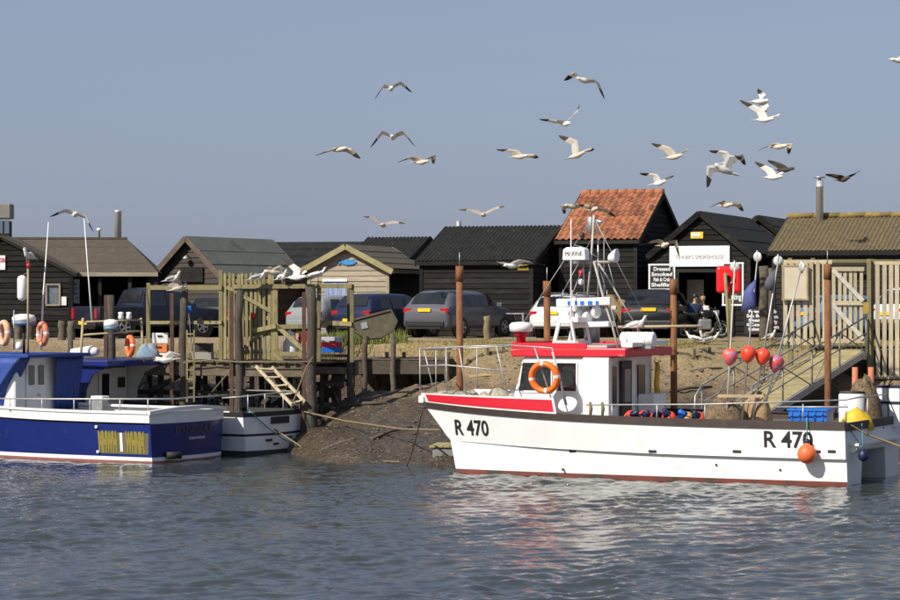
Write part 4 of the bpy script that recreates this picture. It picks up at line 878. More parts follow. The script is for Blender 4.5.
# ---- white boat beyond
wt, WH, mb, wh_, wl_, wo = mono('white_boat', 'small white boat with dark gunwale moored beyond the blue boat', (-5.85, 71.4), BY, 3.1, 8,
    [(-.5, 0, 7.2, 1.0, 2), (-.04, 0, 7.6, 1.42, 2.4), (.14, 0, 7.7, 1.44, 2.4), (.55, .1, 7.8, 1.48, 2.6), (.62, .1, 7.85, 1.52, 2.6), (1.1, .4, 8.2, 1.58, 3), (1.24, .45, 8.3, 1.6, 3)], [1, 1, 0, 2, 0, 2], tilt=.25)
mb.build('hull', [M('grey_white_hull', (.78, .78, .77), (.68, .68, .67), rough=.5, sc_=2, c3=(.4, .4, .38), t3=.62), M('green_antifoul', (.03, .05, .05), rough=.8), m_black], wt, sharp=40)
wp = on(wo, wh_, wl_)
MB().box((3.6, 0, .95), (7.2, 2.6, .05)).build('deck', M('grey_deck', (.3, .3, .3)), wt)
MB().box((-.26, 0, .98), (.03, .95, .2)).build('name_board', m_black, wt)
for y, z in ((.55, .42), (-.55, .46), (.2, .3)): MB().box((-.23, y, z), (.05, .28, .06)).build('transom_slot', m_black, wt)
pipes(wt, 'stern_rail', [[wp(222, 398, 1.5), wp(240, 397, 1.5), Vector((-.1, 0, 1.75)), Vector((0, -1.5, 1.75)), Vector((2.5, -1.5, 1.75))]], .02)
pipes(wt, 'rail_post', [[Vector((-.05, y, 1.75)), Vector((-.05, y, 1.2))] for y in (1.4, .5, -.5, -1.4)], .018)
xc = wp(98, 380, .3).x
cy0 = 1.3
MB().box((xc + 1.3, 0, 1.75), (2.6, 2.4, 1.5)).build('cabin', M('cream_cabin', (.68, .66, .58), (.6, .58, .5), rough=.5), wt, bevel=.03)
MB().box((xc - .03, .0, 1.7), (.04, .6, 1.35)).build('door', M('cream_cabin'), wt, bevel=.01); MB().box((xc - .06, 0, 1.85), (.03, .34, .75)).build('door_pane', m_glass, wt)
MB().box((xc - .04, -.85, 1.95), (.06, .3, .3)).build('vent_box', m_black, wt); MB().box((xc - .04, .0, 2.42), (.06, 2.0, .05)).build('drip_rail', m_black, wt)
prof = [(xc - 1.2, 2.48), (xc + 2.7, 2.52), (xc + 2.7, 2.66), (xc - 1.15, 2.66)]
MB().prism(prof, 2.9).build('cabin_roof', m_blue, wt, bevel=.03, seg=2)
for y in (-1.3, 1.3):
    mb_ = MB(); mb_.loft([[Vector((x_, y - .03, z_)), Vector((x_ + w2, y - .03, z_)), Vector((x_ + w2, y + .03, z_)), Vector((x_, y + .03, z_))] for x_, z_, w2 in ((xc - .25, 1.2, .35), (xc - .3, 1.8, .4), (xc - .55, 2.25, .65), (xc - 1.1, 2.48, 1.2))], smooth=False)
    mb_.build('side_screen', m_blue if y > 0 else M('cream_cabin'), wt)
MB().box((xc + .5, 1.23, 1.9), (.5, .03, .4)).build('side_window', m_glass, wt, bevel=.02)
def ww(v): return wo + wh_ * v.x + wl_ * v.y + Vector((0, 0, v.z))
lifebuoy('lifebuoy', 'bright orange lifebuoy on the white boat cabin roof', Matrix.Translation(ww(wp(130, 346, 0))) @ rb @ frame((0, 0, 0), (-.8, .6, 0), (0, 0, 1), (.6, .8, 0)), M('bright_lifebuoy', (.75, .14, .03), (.65, .12, .03), rough=.6), .27, .08)
q = wp(111, 327, .3); rad_dome(wt, q, .22, M('pale_blue_band'))
MB().tube([wp(80, 372, .9), wp(83, 318, .9)], .04, 8).build('mast', m_tan, wt); MB().tube([wp(144, 362, -.4), wp(141, 318, -.4)], .04, 8).build('mast', m_tan, wt)
MB().tube([wp(82, 335, .9), wp(142, 331, -.4)], .03, 8).build('mast_crossbar', m_tan, wt); MB().tube([wp(82, 322, .9), wp(142, 320, -.4)], .03, 8).build('mast_crossbar', m_tan, wt)
MB().tube([wp(92, 322, .3), wp(88, 270, .3), wp(84, 218, .3)], [.026, .02, .012], 8).build('whip_aerial', m_whitew, wt)
MB().tube([wp(72, 352, .5), wp(92, 351, .5), wp(98, 352, .5)], [.1, .16, .1], 12).build('roof_fender', m_whitew, wt)
for px_ in (121, 129): MB().lathe([(.04, -.12), (.09, -.05), (.07, .05), (.09, .1), (.03, .12)], 10, Matrix.Translation(wp(px_, 316, 0))).build('navigation_lamp', m_whitew, wt)
for q0_, q1_ in (((594, 215, .3), (512, 340, 1.2)), ((594, 218, .3), (660, 345, -1.2)), ((591, 240, .3), (556, 305, .95)), ((598, 262, .3), (622, 348, 1.4)), ((585, 262, .3), (570, 300, .9)), ((608, 262, .3), (618, 300, .2)), ((582, 247, .4), (604, 262, .2))): MB().tube([cl(*q0_), cl(*q1_)], .009, 5).build('stay_wire', m_steel, cat)
for px_ in (563, 607): MB().tube([cl(px_, 301, .95), cl(px_, 290, .95)], .012, 5).build('bar_bracket', m_steel, cat)
MB().tube([cl(604, 300, .6), cl(604, 232, .6)], [.014, .008], 6).build('whip_aerial', m_steel, cat)
pipes(cat, 'boom', [[cl(618, 327, -.6), cl(702, 326, -.6)]], .035, m_tan)
heap('rope_coil', 'grey rope and blue bag bundled on the white boat cabin roof', ww(wp(148, 355, 0)) - Vector((0, 0, .1)), .35, .3, .4, M('bundle', (.3, .3, .28), (.1, .2, .32), rough=.9, sc_=4), 'rope', 21)
rope('mooring_rope', 'teal mooring line from the white boat stern corner', [ww(Vector((-.1, 1.4, 1.3))), ww(Vector((-.6, -.5, .15)))], .018, m_teal, .1)
rope('mooring_rope', 'tan mooring rope low over the mud from the white boat', [ww(Vector((-.2, .3, .75))), at(318, 458, 72), at(400, 462, 67.5)], .024, None)
rope('mooring_rope', 'long tan mooring rope from the timber pile towards the catamaran bow', [at(296, 410, 74), at(345, 421, 72.5), at(400, 429, 69), at(440, 430, 66)], .026)
# ------------------------------------------------------------------ jetties, fences, gangway, piles
def W2(px, py, Y): return at(px, py, Y)
def post(parent, name, px, ytop, Y, r, zb, mat, n=9, lean=0, jag=.02):
    a = W2(px, ytop, Y); pts = []; k = 7
    for i in range(k):
        f = i / (k - 1); pts.append(Vector((a.x + lean * (1 - f) + jag * math.sin(i * 2.3 + px), Y, zb + (a.z - zb) * f)))
    return MB().tube(pts, [r * (1.05 - .1 * i / k + .04 * math.sin(i * 1.7 + px)) for i in range(k)], n).build(name, mat, parent)
jt = thing('timber_jetty', 'old timber jetty of dark piles behind the two moored boats', 'jetty', (0, 0, 0))
ZD = 2.6
def YJ(px, d=0): return 71.975 / (1 + .5 * (px - 450) / F) + d      # the jetty's front line slants back to the left
for px_, yt in ((111, 295), (183.5, 289), (239, 290), (311.5, 287)): post(jt, 'pile', px_, yt, YJ(px_, -.2), .125 + .03 * (px_ > 300), -.6, m_pile, jag=.035); a = W2(px_, 0, YJ(px_, -.2)); MB().tube([(a.x, a.y, -.6), (a.x + .01, a.y, .4), (a.x - .01, a.y, 1.0), (a.x, a.y, 1.15)], [.19, .2, .185, .15], 10).build('weed_band', M('wet_weed', (.018, .018, .012), (.03, .028, .018), rough=.6, sc_=9, bump=.8), jt)
for px_, yt in ((106, 295), (172, 293), (231.5, 291), (304, 292)):
    a = W2(px_, yt, YJ(px_, -.3)); MB().box((a.x, a.y, (a.z - .3) / 2), (.11, .14, a.z + .3)).build('steel_rail', M('dull_rust', (.1, .05, .035), (.06, .035, .026), rough=.9, sc_=6), jt)
for px_, yt, Y in ((350, 285, 1.9), (70, 340, 1), (198, 363, 2.9), (219, 366, 2.9), (268, 366, 1.4), (290, 366, 3), (326, 366, 3.2), (338, 366, 2.0), (150, 366, 3)): post(jt, 'pile', px_, yt, YJ(px_, Y), .09, -.2, m_pile)
JL, JR = W2(48, 0, YJ(48)), W2(313, 0, YJ(313)); ja = math.atan2(JR.y - JL.y, JR.x - JL.x); jn = Vector((-math.sin(ja), math.cos(ja), 0)); jd = JR - JL; jd.z = 0; JL.z = 0
for nm, d_ in (('front_beam', .02), ('rear_beam', 2.7)): MB().beam(JL + jn * d_ + Vector((0, 0, ZD - .24)), JL + jd + jn * d_ + Vector((0, 0, ZD - .24)), .22, .4).build(nm, m_deck, jt, bevel=.02)
me = MB().box((0, 0, 0), (.17, 3.2, .06)).mesh('plank', m_deck); nj = int(jd.length / .19)
for i in range(nj): link(me, 'plank', jt, JL + jd * ((i + .5) / nj) + jn * (1.38 + rnd(-.06, .06)) + Vector((0, 0, ZD + rnd(-.008, .008))), (0, 0, ja + rnd(-.01, .01)), bevel=.006)
a, b = W2(312, 370, 74.6), W2(352, 371, 75.6); MB().beam(a, b, .14, .2).build('side_beam', m_deck, jt)
a, b = W2(312, 356, 74.8), W2(346, 356, 75.4); 
for i in range(6): MB().beam(a + Vector((0, i * .2, 0)), b + Vector((0, i * .2, 0)), .18, .07).build('shelf_plank', m_deck, jt)
for (p, q, Y1, Y2) in (((150, 392), (186, 372), YJ(150, .3), YJ(186, .3)), ((268, 398), (240, 430), YJ(268, .6), YJ(240, .6)), ((312, 392), (350, 372), 75.5, 75.5), ((296, 420), (350, 380), 77, 77)):
    MB().beam(W2(*p, Y1), W2(*q, Y2), .1, .14).build('brace', m_pile, jt)
for i, px_ in enumerate((62, 88, 128, 161, 205, 226, 252, 262, 281, 298, 322, 334)): post(jt, 'pile', px_, 364, YJ(px_, .5 + 1.1 * (i % 3)), .075 + .02 * (i % 2), -.2, m_pile, lean=rnd(-.1, .1))
for p, q, d_ in (((190, 392), (312, 396), .7), ((60, 390), (186, 393), .7), ((250, 420), (312, 380), 1.2), ((200, 380), (232, 412), .9), ((276, 378), (300, 412), .4), ((312, 384), (346, 384), 1.6), ((318, 400), (348, 376), 1.9)):
    MB().beam(W2(*p, YJ(p[0], d_)), W2(*q, YJ(q[0], d_)), .08, .13).build('cross_beam', m_pile, jt)
# rails on the jetty
fn = thing('rail_fence', 'lichened two-rail fence on the jetty, left of the picket gate', 'fence', (0, 0, 0))
def WJ(px, py, d=0): return W2(px, py, YJ(px, .6 + d))
for px_, yt in ((148.5, 283), (221, 270)): a = WJ(px_, yt); MB().box((a.x, a.y, (a.z + ZD) / 2), (.13, .12, a.z - ZD)).build('post', m_fence, fn, bevel=.01)
for y_, tk in ((287.5, .14), (322.5, .1)): a, b = WJ(150.5, y_, -.08), WJ(222, y_, -.08); MB().beam(a, b, .05, tk).build('rail', m_fence, fn)
fr_ = thing('rail_fence', 'lichened braced rail fence on the jetty, right of the picket gate', 'fence', (0, 0, 0))
for px_, yt in ((276, 285), (319, 281), (352, 284)): a = WJ(px_, yt); MB().box((a.x, a.y, (a.z + ZD) / 2), (.12, .12, a.z - ZD)).build('post', m_fence, fr_, bevel=.01)
for p, q in (((233, 286.5), (352, 286)), ((276, 327), (320, 326)), ((320, 322.5), (352, 324)), ((276, 354), (308, 354)), ((276, 325), (308, 354))):
    MB().beam(WJ(*p, -.1), WJ(*q, -.1), .05, .13).build('rail', m_fence, fr_)
for p, q in (((272, 352), (309, 387)), ((253, 331), (276, 326))): MB().beam(WJ(*p, -.16), WJ(*q, -.16), .05, .13).build('brace', m_fence, fr_)
gt = thing('picket_gate', 'tall lichened picket gate with diagonal braces standing on the jetty', 'gate', (0, 0, 0))
x0 = WJ(225, 0).x; me = {}
for i in range(12):
    yt = 272.5 + rnd(-.8, 1.2); a = WJ(225 + i * 4.4, yt); h = a.z - ZD - .06
    mb = MB().prism([(-.05, 0), (.05, 0), (.05, h - .06), (0, h), (-.05, h - .06)], .03); o = mb.build('picket', m_fence, gt); o.location = (a.x, a.y + .02, ZD + .06); o.rotation_euler = (0, R(rnd(-.8, .8)), ja)
for y_ in (281, 318, 352): MB().beam(WJ(224, y_, +.07), WJ(275, y_, +.07), .05, .12).build('gate_rail', m_fence, gt)
for p, q in (((227, 287), (272, 312)), ((243, 348), (273, 326))): MB().beam(WJ(*p, -.03), WJ(*q, -.03), .04, .11).build('gate_brace', m_fence, gt)
a = WJ(273, 285, -.02); MB().box((a.x, a.y, (a.z + ZD) / 2), (.11, .1, a.z - ZD)).build('gate_post', m_fence, gt)
MB().lathe([(.02, -.02), (.1, -.01), (.1, .01), (.02, .02)], 5, frame(WJ(253.5, 316, -.08), (1, 0, 0), (0, 0, -1), (0, 1, 0))).build('latch_marker', m_red, gt)
# ladder / companion steps
ld = thing('timber_ladder', 'pale wooden ladder slanting from the jetty down to the white boat', 'ladder', (0, 0, 0))
a0, a1, b0, b1 = W2(256, 366, 74.5), W2(293, 406, 73.6), W2(272, 367, 74.3), W2(305, 402, 73.5)
for p, q in ((a0, a1), (b0, b1)): MB().beam(p, q, .05, .09).build('stringer', m_pale, ld)
for i in range(5): f = .06 + i * .22; MB().beam(a0.lerp(a1, f), b0.lerp(b1, f), .12, .04).build('tread', m_pale, ld)
l2 = thing('timber_ladder', 'narrow upright ladder tied beside the weathered pile', 'ladder', (0, 0, 0))
for px_ in (181 + 6, 194): MB().beam(W2(px_, 330, YJ(px_, -.4)), W2(px_, 402, YJ(px_, -.4)), .05, .05).build('stringer', m_fence, l2)
for y_ in range(334, 402, 9): MB().beam(W2(187, y_, YJ(187, -.42)), W2(194, y_, YJ(194, -.42)), .04, .04).build('rung', m_fence, l2)
rope('mooring_rope', 'slack rope slung between the two jetty piles', [W2(183, 363, YJ(183, -.4)), W2(210, 360, YJ(210, -.4)), W2(238, 362, YJ(238, -.4)), W2(312, 362, YJ(312, -.4))], .02)
rope('mooring_rope', 'rope wound on the right jetty pile and led down to the white boat', [W2(313, 357, 73.5), W2(306, 368, 73.4), W2(297, 392, 73.2), W2(291, 408, 73.0)], .022)
rope('mooring_rope', 'tan rope drooping under the jetty beam to the left', [W2(233, 366, YJ(233, -.3)), W2(224, 378, YJ(224, -.3)), W2(212, 392, YJ(212, -.3))], .02)
# platform to the right
p2 = thing('timber_landing', 'low timber landing stage over the mud below the grey off-roader', 'jetty', (0, 0, 0)); Z2 = 2.58
xa_, xb_ = W2(345, 0, 78.6).x, W2(452, 0, 78.6).x
MB().box(((xa_ + xb_) / 2, 78.6, Z2 - .25), (xb_ - xa_, .2, .42)).build('front_beam', m_deck, p2, bevel=.02)
me = MB().box((0, 0, 0), (.19, 3.9, .06)).mesh('plank', m_deck); x = xa_
while x < xb_: link(me, 'plank', p2, (x, 80.45, Z2 + rnd(-.008, .008)), bevel=.006); x += .19
for px_, yt in ((365, 336), (393, 333), (447, 352)): post(p2, 'post', px_, yt, 78.4, .085, .9, m_deck)
for px_ in (352, 378, 410, 430): post(p2, 'pile', px_, 366, 80.8, .09, 1.2, m_pile)
for px_, yt in ((387, 352), (404, 352), (440, 350)): a = W2(px_, yt, 80.2); MB().box((a.x, 80.2, (a.z + Z2) / 2), (.12, .12, a.z - Z2)).build('stub_post', m_fence, p2)
# upturned dinghy
dg = thing('dinghy', 'small olive dinghy propped on edge with its transom towards the river', 'dinghy', W2(374, 325, 78.5)); dg.rotation_euler = (R(-8), R(-13), R(4))
sec = [(-.68, .3), (.62, .34), (.72, -.05), (.55, -.28), (.1, -.42), (-.35, -.34), (-.62, -.05)]
rows = [[Vector((x_ * s_, y_, z_ * s_ + zo)) for x_, z_ in sec] for y_, s_, zo in ((0, 1, 0), (.5, 1.0, 0), (1.0, .8, .05), (1.4, .4, .15), (1.55, .05, .25))]
MB().loft(rows, smooth=False).build('hull', M('olive_paint', (.1, .085, .05), (.07, .06, .04), rough=.8, sc_=4, c3=(.16, .12, .07), t3=.6), dg)
for i in range(len(sec)):
    a, b = sec[i], sec[(i + 1) % len(sec)]; MB().beam((a[0], -.02, a[1]), (b[0], -.02, b[1]), .05, .06).build('transom_trim', m_deck, dg)
MB().prism([(-.1, -.1), (.1, -.1), (.1, .1), (-.1, .1)], .02, Matrix.Translation((-.3, -.02, .05))).build('patch', m_steel, dg)
# boxes on the jetty
def boxy(name, label, c, d, mats_, rz=0, lid=True, group=None, cat_='box'):
    t = thing(name, label, cat_, c, rz, group); n = len(mats_)
    for i, m_ in enumerate(mats_): MB().box((0, 0, (i + .5) * d[2] / n), (d[0] - .02 * (i % 2), d[1] - .02 * (i % 2), d[2] / n)).build(['body', 'band', 'lid', 'handle'][min(i, 3)], m_, t, bevel=.01)
    MB().box((0, -d[1] / 2 - .015, d[2] * .72), (d[0] * .3, .03, .04)).build('grip', m_ink, t); return t
boxy('gear_box', 'blue, red and white gear box on the jetty shelf', W2(332, 352.5, 75.2), (.62, .4, .46), [m_crate, m_red, M('grey_lid', (.5, .52, .54), rough=.6)], 5)
boxy('fish_box', 'white fish box, topmost of the stack of three beside the pile', W2(160, 344, YJ(160, 1)) + Vector((0, 0, .02)), (.5, .4, .32), [m_whitew], 4, group='stacked fish boxes'); 
boxy('fish_box', 'orange fish box, middle of the stack of three beside the pile', W2(160, 352.5, YJ(160, 1)) + Vector((0, 0, .0)), (.5, .4, .24), [M('orange_box', (.7, .2, .05), rough=.6)], -3, group='stacked fish boxes')
boxy('fish_box', 'white fish box, bottom of the stack of three beside the pile', W2(160, 361, YJ(160, 1)), (.5, .4, .24), [m_whitew], 2, group='stacked fish boxes')
boxy('fish_box', 'brick red fish box seen through the fence right of the picket gate', W2(308, 352, 75.8), (.42, .4, .62), [M('brick_box', (.55, .2, .12), rough=.7), m_red], 8)
boxy('fish_box', 'pink fish box beside the brick red one behind the fence', W2(301, 350, 76.3), (.34, .4, .5), [M('pink_box', (.55, .3, .22), rough=.7)], -6)
boxy('fish_box', 'grey fish box standing behind the ladder foot on the jetty', W2(203, 361, YJ(203, 1.6)), (.6, .4, .55), [M('grey_box', (.3, .28, .25), rough=.7), m_brown], -6)
heap('white_bag', 'white sack slumped behind the jetty fence', W2(290, 357, 75.6), .24, .2, .75, m_print, 'sack', 3)
heap('yellow_bag', 'yellow sheet bundled under the fence rail', W2(297, 336, 76.5) - Vector((0, 0, .2)), .4, .2, .3, M('yellow_sheet', (.5, .4, .05), rough=.8), 'sheet', 4)
br = thing('broom', 'broom with bright blue head leaning on the jetty rail', 'broom', W2(192, 352, YJ(192, .4))); e_ = W2(188.5, 312, YJ(188, .4)) - W2(192, 352, YJ(192, .4))
MB().tube([(0, 0, 0), e_], .018, 6).build('handle', m_whitew, br); MB().box(e_ + Vector((0, 0, .08)), (.2, .1, .22)).build('head', m_crate, br, bevel=.03)
# right fence and gate
YR = 77.0; ZR = 3.02
def pk(parent, px_, yt, yb, Y, mat, wd=.1):
    a, b = W2(px_, yt, Y), W2(px_, yb, Y); o = MB().box((0, 0, (a.z - b.z) / 2), (wd, .03, a.z - b.z)).build('picket', mat, parent); o.location = b; o.rotation_euler = (0, R(rnd(-.5, .5)), 0)
f1 = thing('slat_fence', 'pale vertical slat fence left of the braced gate, behind the gangway', 'fence', (0, 0, 0))
for px_ in (785.5, 792, 798.5, 805, 811.5, 818, 824.5): pk(f1, px_, 262 + rnd(-.5, .5), 345, YR + .05, m_pale, .12)
MB().beam(W2(784, 262, YR + .1), W2(832, 262, YR + .1), .06, .12).build('rail', m_pale, f1); MB().beam(W2(788, 340, YR + .1), W2(832, 340, YR + .1), .06, .1).build('rail', m_pale, f1)
for px_ in (790, 813): a = W2(px_, 258, YR + .16); MB().box((a.x, YR + .16, (a.z + 2.2) / 2), (.12, .1, a.z - 2.2)).build('post', m_fence, f1)
g2 = thing('braced_gate', 'pale slatted gate with white Z braces at the head of the gangway', 'gate', (0, 0, 0))
for i in range(6): pk(g2, 834 + i * 5.4, 268, 344, YR, m_pale, .1)
for y_ in (269, 303, 341): MB().beam(W2(832, y_, YR - .04), W2(864, y_, YR - .04), .04, .13).build('gate_rail', m_pale, g2)
for p, q in (((833, 270), (863, 301)), ((833, 305), (863, 339))): MB().beam(W2(*p, YR - .08), W2(*q, YR - .08), .035, .13).build('gate_brace', M('worn_white_brace', (.58, .55, .48), (.45, .42, .36), rough=.8, sc_=6), g2)
a = W2(866, 308, YR - .1); MB().box(a, (.16, .05, .35)).build('lock_plate', M('ochre_plate', (.4, .28, .05), rough=.8), g2)
f3 = thing('slat_fence', 'pale vertical slat fence at the right picture edge', 'fence', (0, 0, 0))
for i in range(8): pk(f3, 878 + i * 6.4, 265, 377, YR, m_pale, .125)
for y_ in (263, 321, 377): MB().beam(W2(873, y_, YR + .06), W2(925, y_, YR + .06), .06, .11).build('rail', m_pale, f3)
for px_ in (868.5, 872): a = W2(px_, 259, YR + .02); MB().box((a.x, YR + .04 * (px_ - 870), (a.z + 1.2) / 2), (.11, .12, a.z - 1.2)).build('post', m_fence, f3)
MB().beam(W2(780, 261, YR + .22), W2(925, 261, YR + .22), .07, .1).build('top_rail', m_fence, f3)
board_sign('cream_board', 'blank cream board fixed to the slat fence', W2(795, 282.5, YR - .06), .8, 1.08, 0, [], m_tan, M('cream_panel', (.6, .54, .4), (.55, .48, .35), rough=.8))
ls = thing('landing_stage', 'timber landing stage under the slat fence at the head of the gangway', 'jetty', (0, 0, 0))
xa_ = W2(828, 0, YR).x; me = MB().box((0, 0, 0), (.17, 3.2, .06)).mesh('plank', m_deck); x = xa_
while x < 15.2: link(me, 'plank', ls, (x, 78.9, ZR - .05 + rnd(-.006, .006))); x += .19
MB().box(((xa_ + 15.2) / 2, 77.3, ZR - .25), (15.2 - xa_, .2, .3)).build('front_beam', m_deck, ls)
for px_ in (832, 850, 862, 878, 893): post(ls, 'pile', px_, 352, 77.3, .1, .3, m_pile)
# gangway
gw_ = thing('gangway', 'steel railed gangway with yellowed timber deck sloping down to the pontoon', 'gangway', (0, 0, 0))
A, B = W2(866, 351, 76.8), W2(752, 424, 69.2); dr = (B - A); dn = dr.normalized(); hd = Vector((dn.x, dn.y, 0)).normalized(); sd = Vector((hd.y, -hd.x, 0))
if sd.x > 0: sd = -sd
WG = 1.5; m_gw = M('gangway_board', (.33, .28, .14), (.25, .21, .1), rough=.9, sc_=4, var=.15)
n = int(dr.length / .2); upn = sd.cross(dn).normalized(); upn = upn if upn.z > 0 else -upn
rotm = Matrix((dn, sd, upn)).transposed().to_euler(); me = MB().box((0, 0, 0), (.185, WG - .06, .05)).mesh('plank', m_gw)
for i in range(n): link(me, 'plank', gw_, A + dr * ((i + .5) / n) + sd * WG / 2 + upn * .03, rotm)
for s_ in (0, WG): MB().beam(A + sd * s_ - upn * .06, B + sd * s_ - upn * .06, .06, .2).build('stringer', m_steel, gw_)
m_gr = M('dull_rail_steel', (.25, .25, .24), (.17, .17, .16), rough=.6, metal=.4)
for s_ in (0, WG):
    pts = [A + dr * (i / 4) + sd * s_ for i in range(5)]; up1 = Vector((0, 0, 1.05))
    MB().tube([A + sd * s_ + Vector((0, 0, 1.05)) - dr * .0, B + sd * s_ + up1], .028, 8).build('handrail', m_gr, gw_)
    MB().tube([A + sd * s_ + Vector((0, 0, .55)), B + sd * s_ + Vector((0, 0, .55))], .02, 8).build('mid_rail', m_gr, gw_)
    for i, p in enumerate(pts): MB().tube([p, p + up1], .026, 8).build('rail_post', m_gr, gw_)
    for i in range(4): MB().tube([pts[i] + up1, pts[i + 1]] if i % 2 else [pts[i], pts[i + 1] + up1], .02, 6).build('diagonal', m_gr, gw_)
E = B + sd * WG; MB().tube([E + Vector((0, 0, 1.05)), E + hd * .45 + Vector((0, 0, .75)), E + hd * .5 + Vector((0, 0, .1))], .028, 8).build('end_hoop', m_steel, gw_)
# pontoon behind the catamaran
pn = thing('pontoon', 'floating pontoon hidden behind the catamaran with a weathered plank deck', 'pontoon', (4.6, 68.0, 0), -8)
MB().box((0, 0, .2), (10, 1.7, .5)).build('float', M('grey_float', (.2, .2, .19), rough=.8), pn, bevel=.03)
me = MB().box((0, 0, 0), (.17, 1.8, .05)).mesh('plank', m_gw); x = -5
while x < 5: link(me, 'plank', pn, (x, 0, .48)); x += .19
# rusty guide piles
for px_, yt, lab in ((459.5, 266, 'rusty steel guide pile behind the catamaran bow rail'), (547, 281, 'rusty steel guide pile in front of the silver estate car'), (673.5, 279, 'rusty steel guide pile beside the black off-roader'), (827.5, 264, 'rusty steel guide pile beside the gangway and braced gate')):
    Y = 66.5; a = W2(px_, yt, Y); t = thing('guide_pile', lab, 'pile', (a.x, Y, -1.2), 0, 'rusty guide piles'); h = a.z + 1.2
    MB().tube([(0, 0, 0), (.01, 0, h * .5), (0, 0, h - .4)], .088, 12).build('shaft', m_rust, t); MB().tube([(0, 0, h - .4), (0, 0, h)], .105, 12).build('collar', m_rust, t)
    MB().tube([(0, 0, h), (0, 0, h + .36)], .012, 6).build('bird_spike', m_steel, t)
# red lifebuoy cabinet on a post
rc = thing('lifebuoy_cabinet', 'bright red plastic lifebuoy cabinet on a post near the flags', 'lifebuoy cabinet', (W2(729, 0, 79.5).x, 79.5, G - .3), -6)
a = W2(729, 279.5, 79.5); hz0 = a.z - G + .3
MB().box((0, 0, hz0), (.8, .22, .86)).build('case', M('red_plastic', (.75, .012, .015), (.68, .01, .014), rough=.35), rc, bevel=.12, seg=3)
MB().torus(.14, .05, frame((.0, -.12, hz0), (1, 0, 0), (0, 0, 1), (0, -1, 0)), 20, 8).build('ring_moulding', M('red_plastic'), rc)
MB().lathe([(.1, -.005), (.1, .005)], 16, frame((0, -.118, hz0), (1, 0, 0), (0, 0, 1), (0, -1, 0))).build('recess', m_brown, rc)
MB().box((.02, .14, hz0 / 2 + .1), (.1, .06, hz0 + .3)).build('post', m_fence, rc)
MB().tube([(.03, -.5, 0), (-.12, -.25, hz0 + .2)], .05, 8).build('stay', m_fence, rc)
for i, (px_, yt, r) in enumerate(((764, 266, .16), (770, 268, .12))):
    o = post(None, 'timber_post', px_, yt, 83.5 + i, r, 2.9, m_deck); tag(o, ['thick weathered post behind the blue flag', 'thinner weathered post behind the grey flag'][i], 'post', 'weathered posts by the chalkboards')
o = post(None, 'timber_post', 487, 330 - 14, 84, .12, 2.9, m_fence, lean=0); tag(o, 'short round timber post in the grass right of the grey off-roader', 'post')
for i, px_ in enumerate((4, 18, 30, 62, 71)):
    o = post(None, 'timber_bollard', px_, 321, 84.5, .13, 2.9, m_deck); tag(o, ['stubby grey bollard at the left picture edge', 'stubby grey bollard behind the radar dome', 'stubby grey bollard behind the mottled lifebuoy', 'stubby bollard just left of the pickup bumper', 'stubby bollard in front of the pickup bumper'][i], 'bollard', 'bollards along the track')

# driftwood and old stakes on the mud
for i, (a_, b_, r_, lab) in enumerate((((322, 452), (356, 440), .05, 'short sunken timber on the mud by the right jetty pile'), ((372, 440), (412, 428), .045, 'long pale driftwood branch on the middle of the mud'), ((345, 408), (386, 404), .06, 'dark beam lying under the landing stage edge'), ((396, 418), (430, 408), .04, 'thin branch on the mud near the catamaran bow'), ((668, 392), (712, 388), .06, 'grey driftwood log on the grassy bank behind the deck buoys'), ((690, 372), (722, 369), .04, 'thin stick lying on the bank below the gulls'), ((470, 378), (504, 377), .05, 'orange-brown plank on the bank behind the bow rail'))):
    def hit(px_, py_):
        for k in range(400):
            Y = 66 + k * .05; p = W2(px_, py_, Y)
            if ground_z(p.x, Y) >= p.z: return Vector((p.x, Y, ground_z(p.x, Y) + r_ * .5))
        return W2(px_, py_, 78)
    a, b = hit(*a_), hit(*b_); m_ = (a + b) / 2 + Vector((rnd(-.05, .05), 0, .04))
    tag(MB().tube([a, m_, b], [r_, r_ * .9, r_ * .6], 7).build('driftwood', m_deck if i != 6 else m_gw), lab, 'driftwood', 'driftwood on the bank')

# timber edging and stakes along the top of the right bank
ed = thing('bank_revetment', 'low broken timber edging along the bank behind the catamaran', 'revetment', (0, 0, 0))
for i in range(16):
    px_ = 455 + i * 17 + rnd(-4, 4); Y = 79.3 + rnd(-.3, .3); X = W2(px_, 0, Y).x; z = ground_z(X, Y)
    MB().box((X, Y, z + rnd(-.05, .06)), (.09, .09, rnd(.35, .6))).build('stake', m_deck, ed)
    if i % 4 != 3: MB().beam((X, Y + .06, z + .03), (X + .5, Y + .06, ground_z(X + .5, Y) + .03), .05, .16).build('edging_board', m_deck, ed)
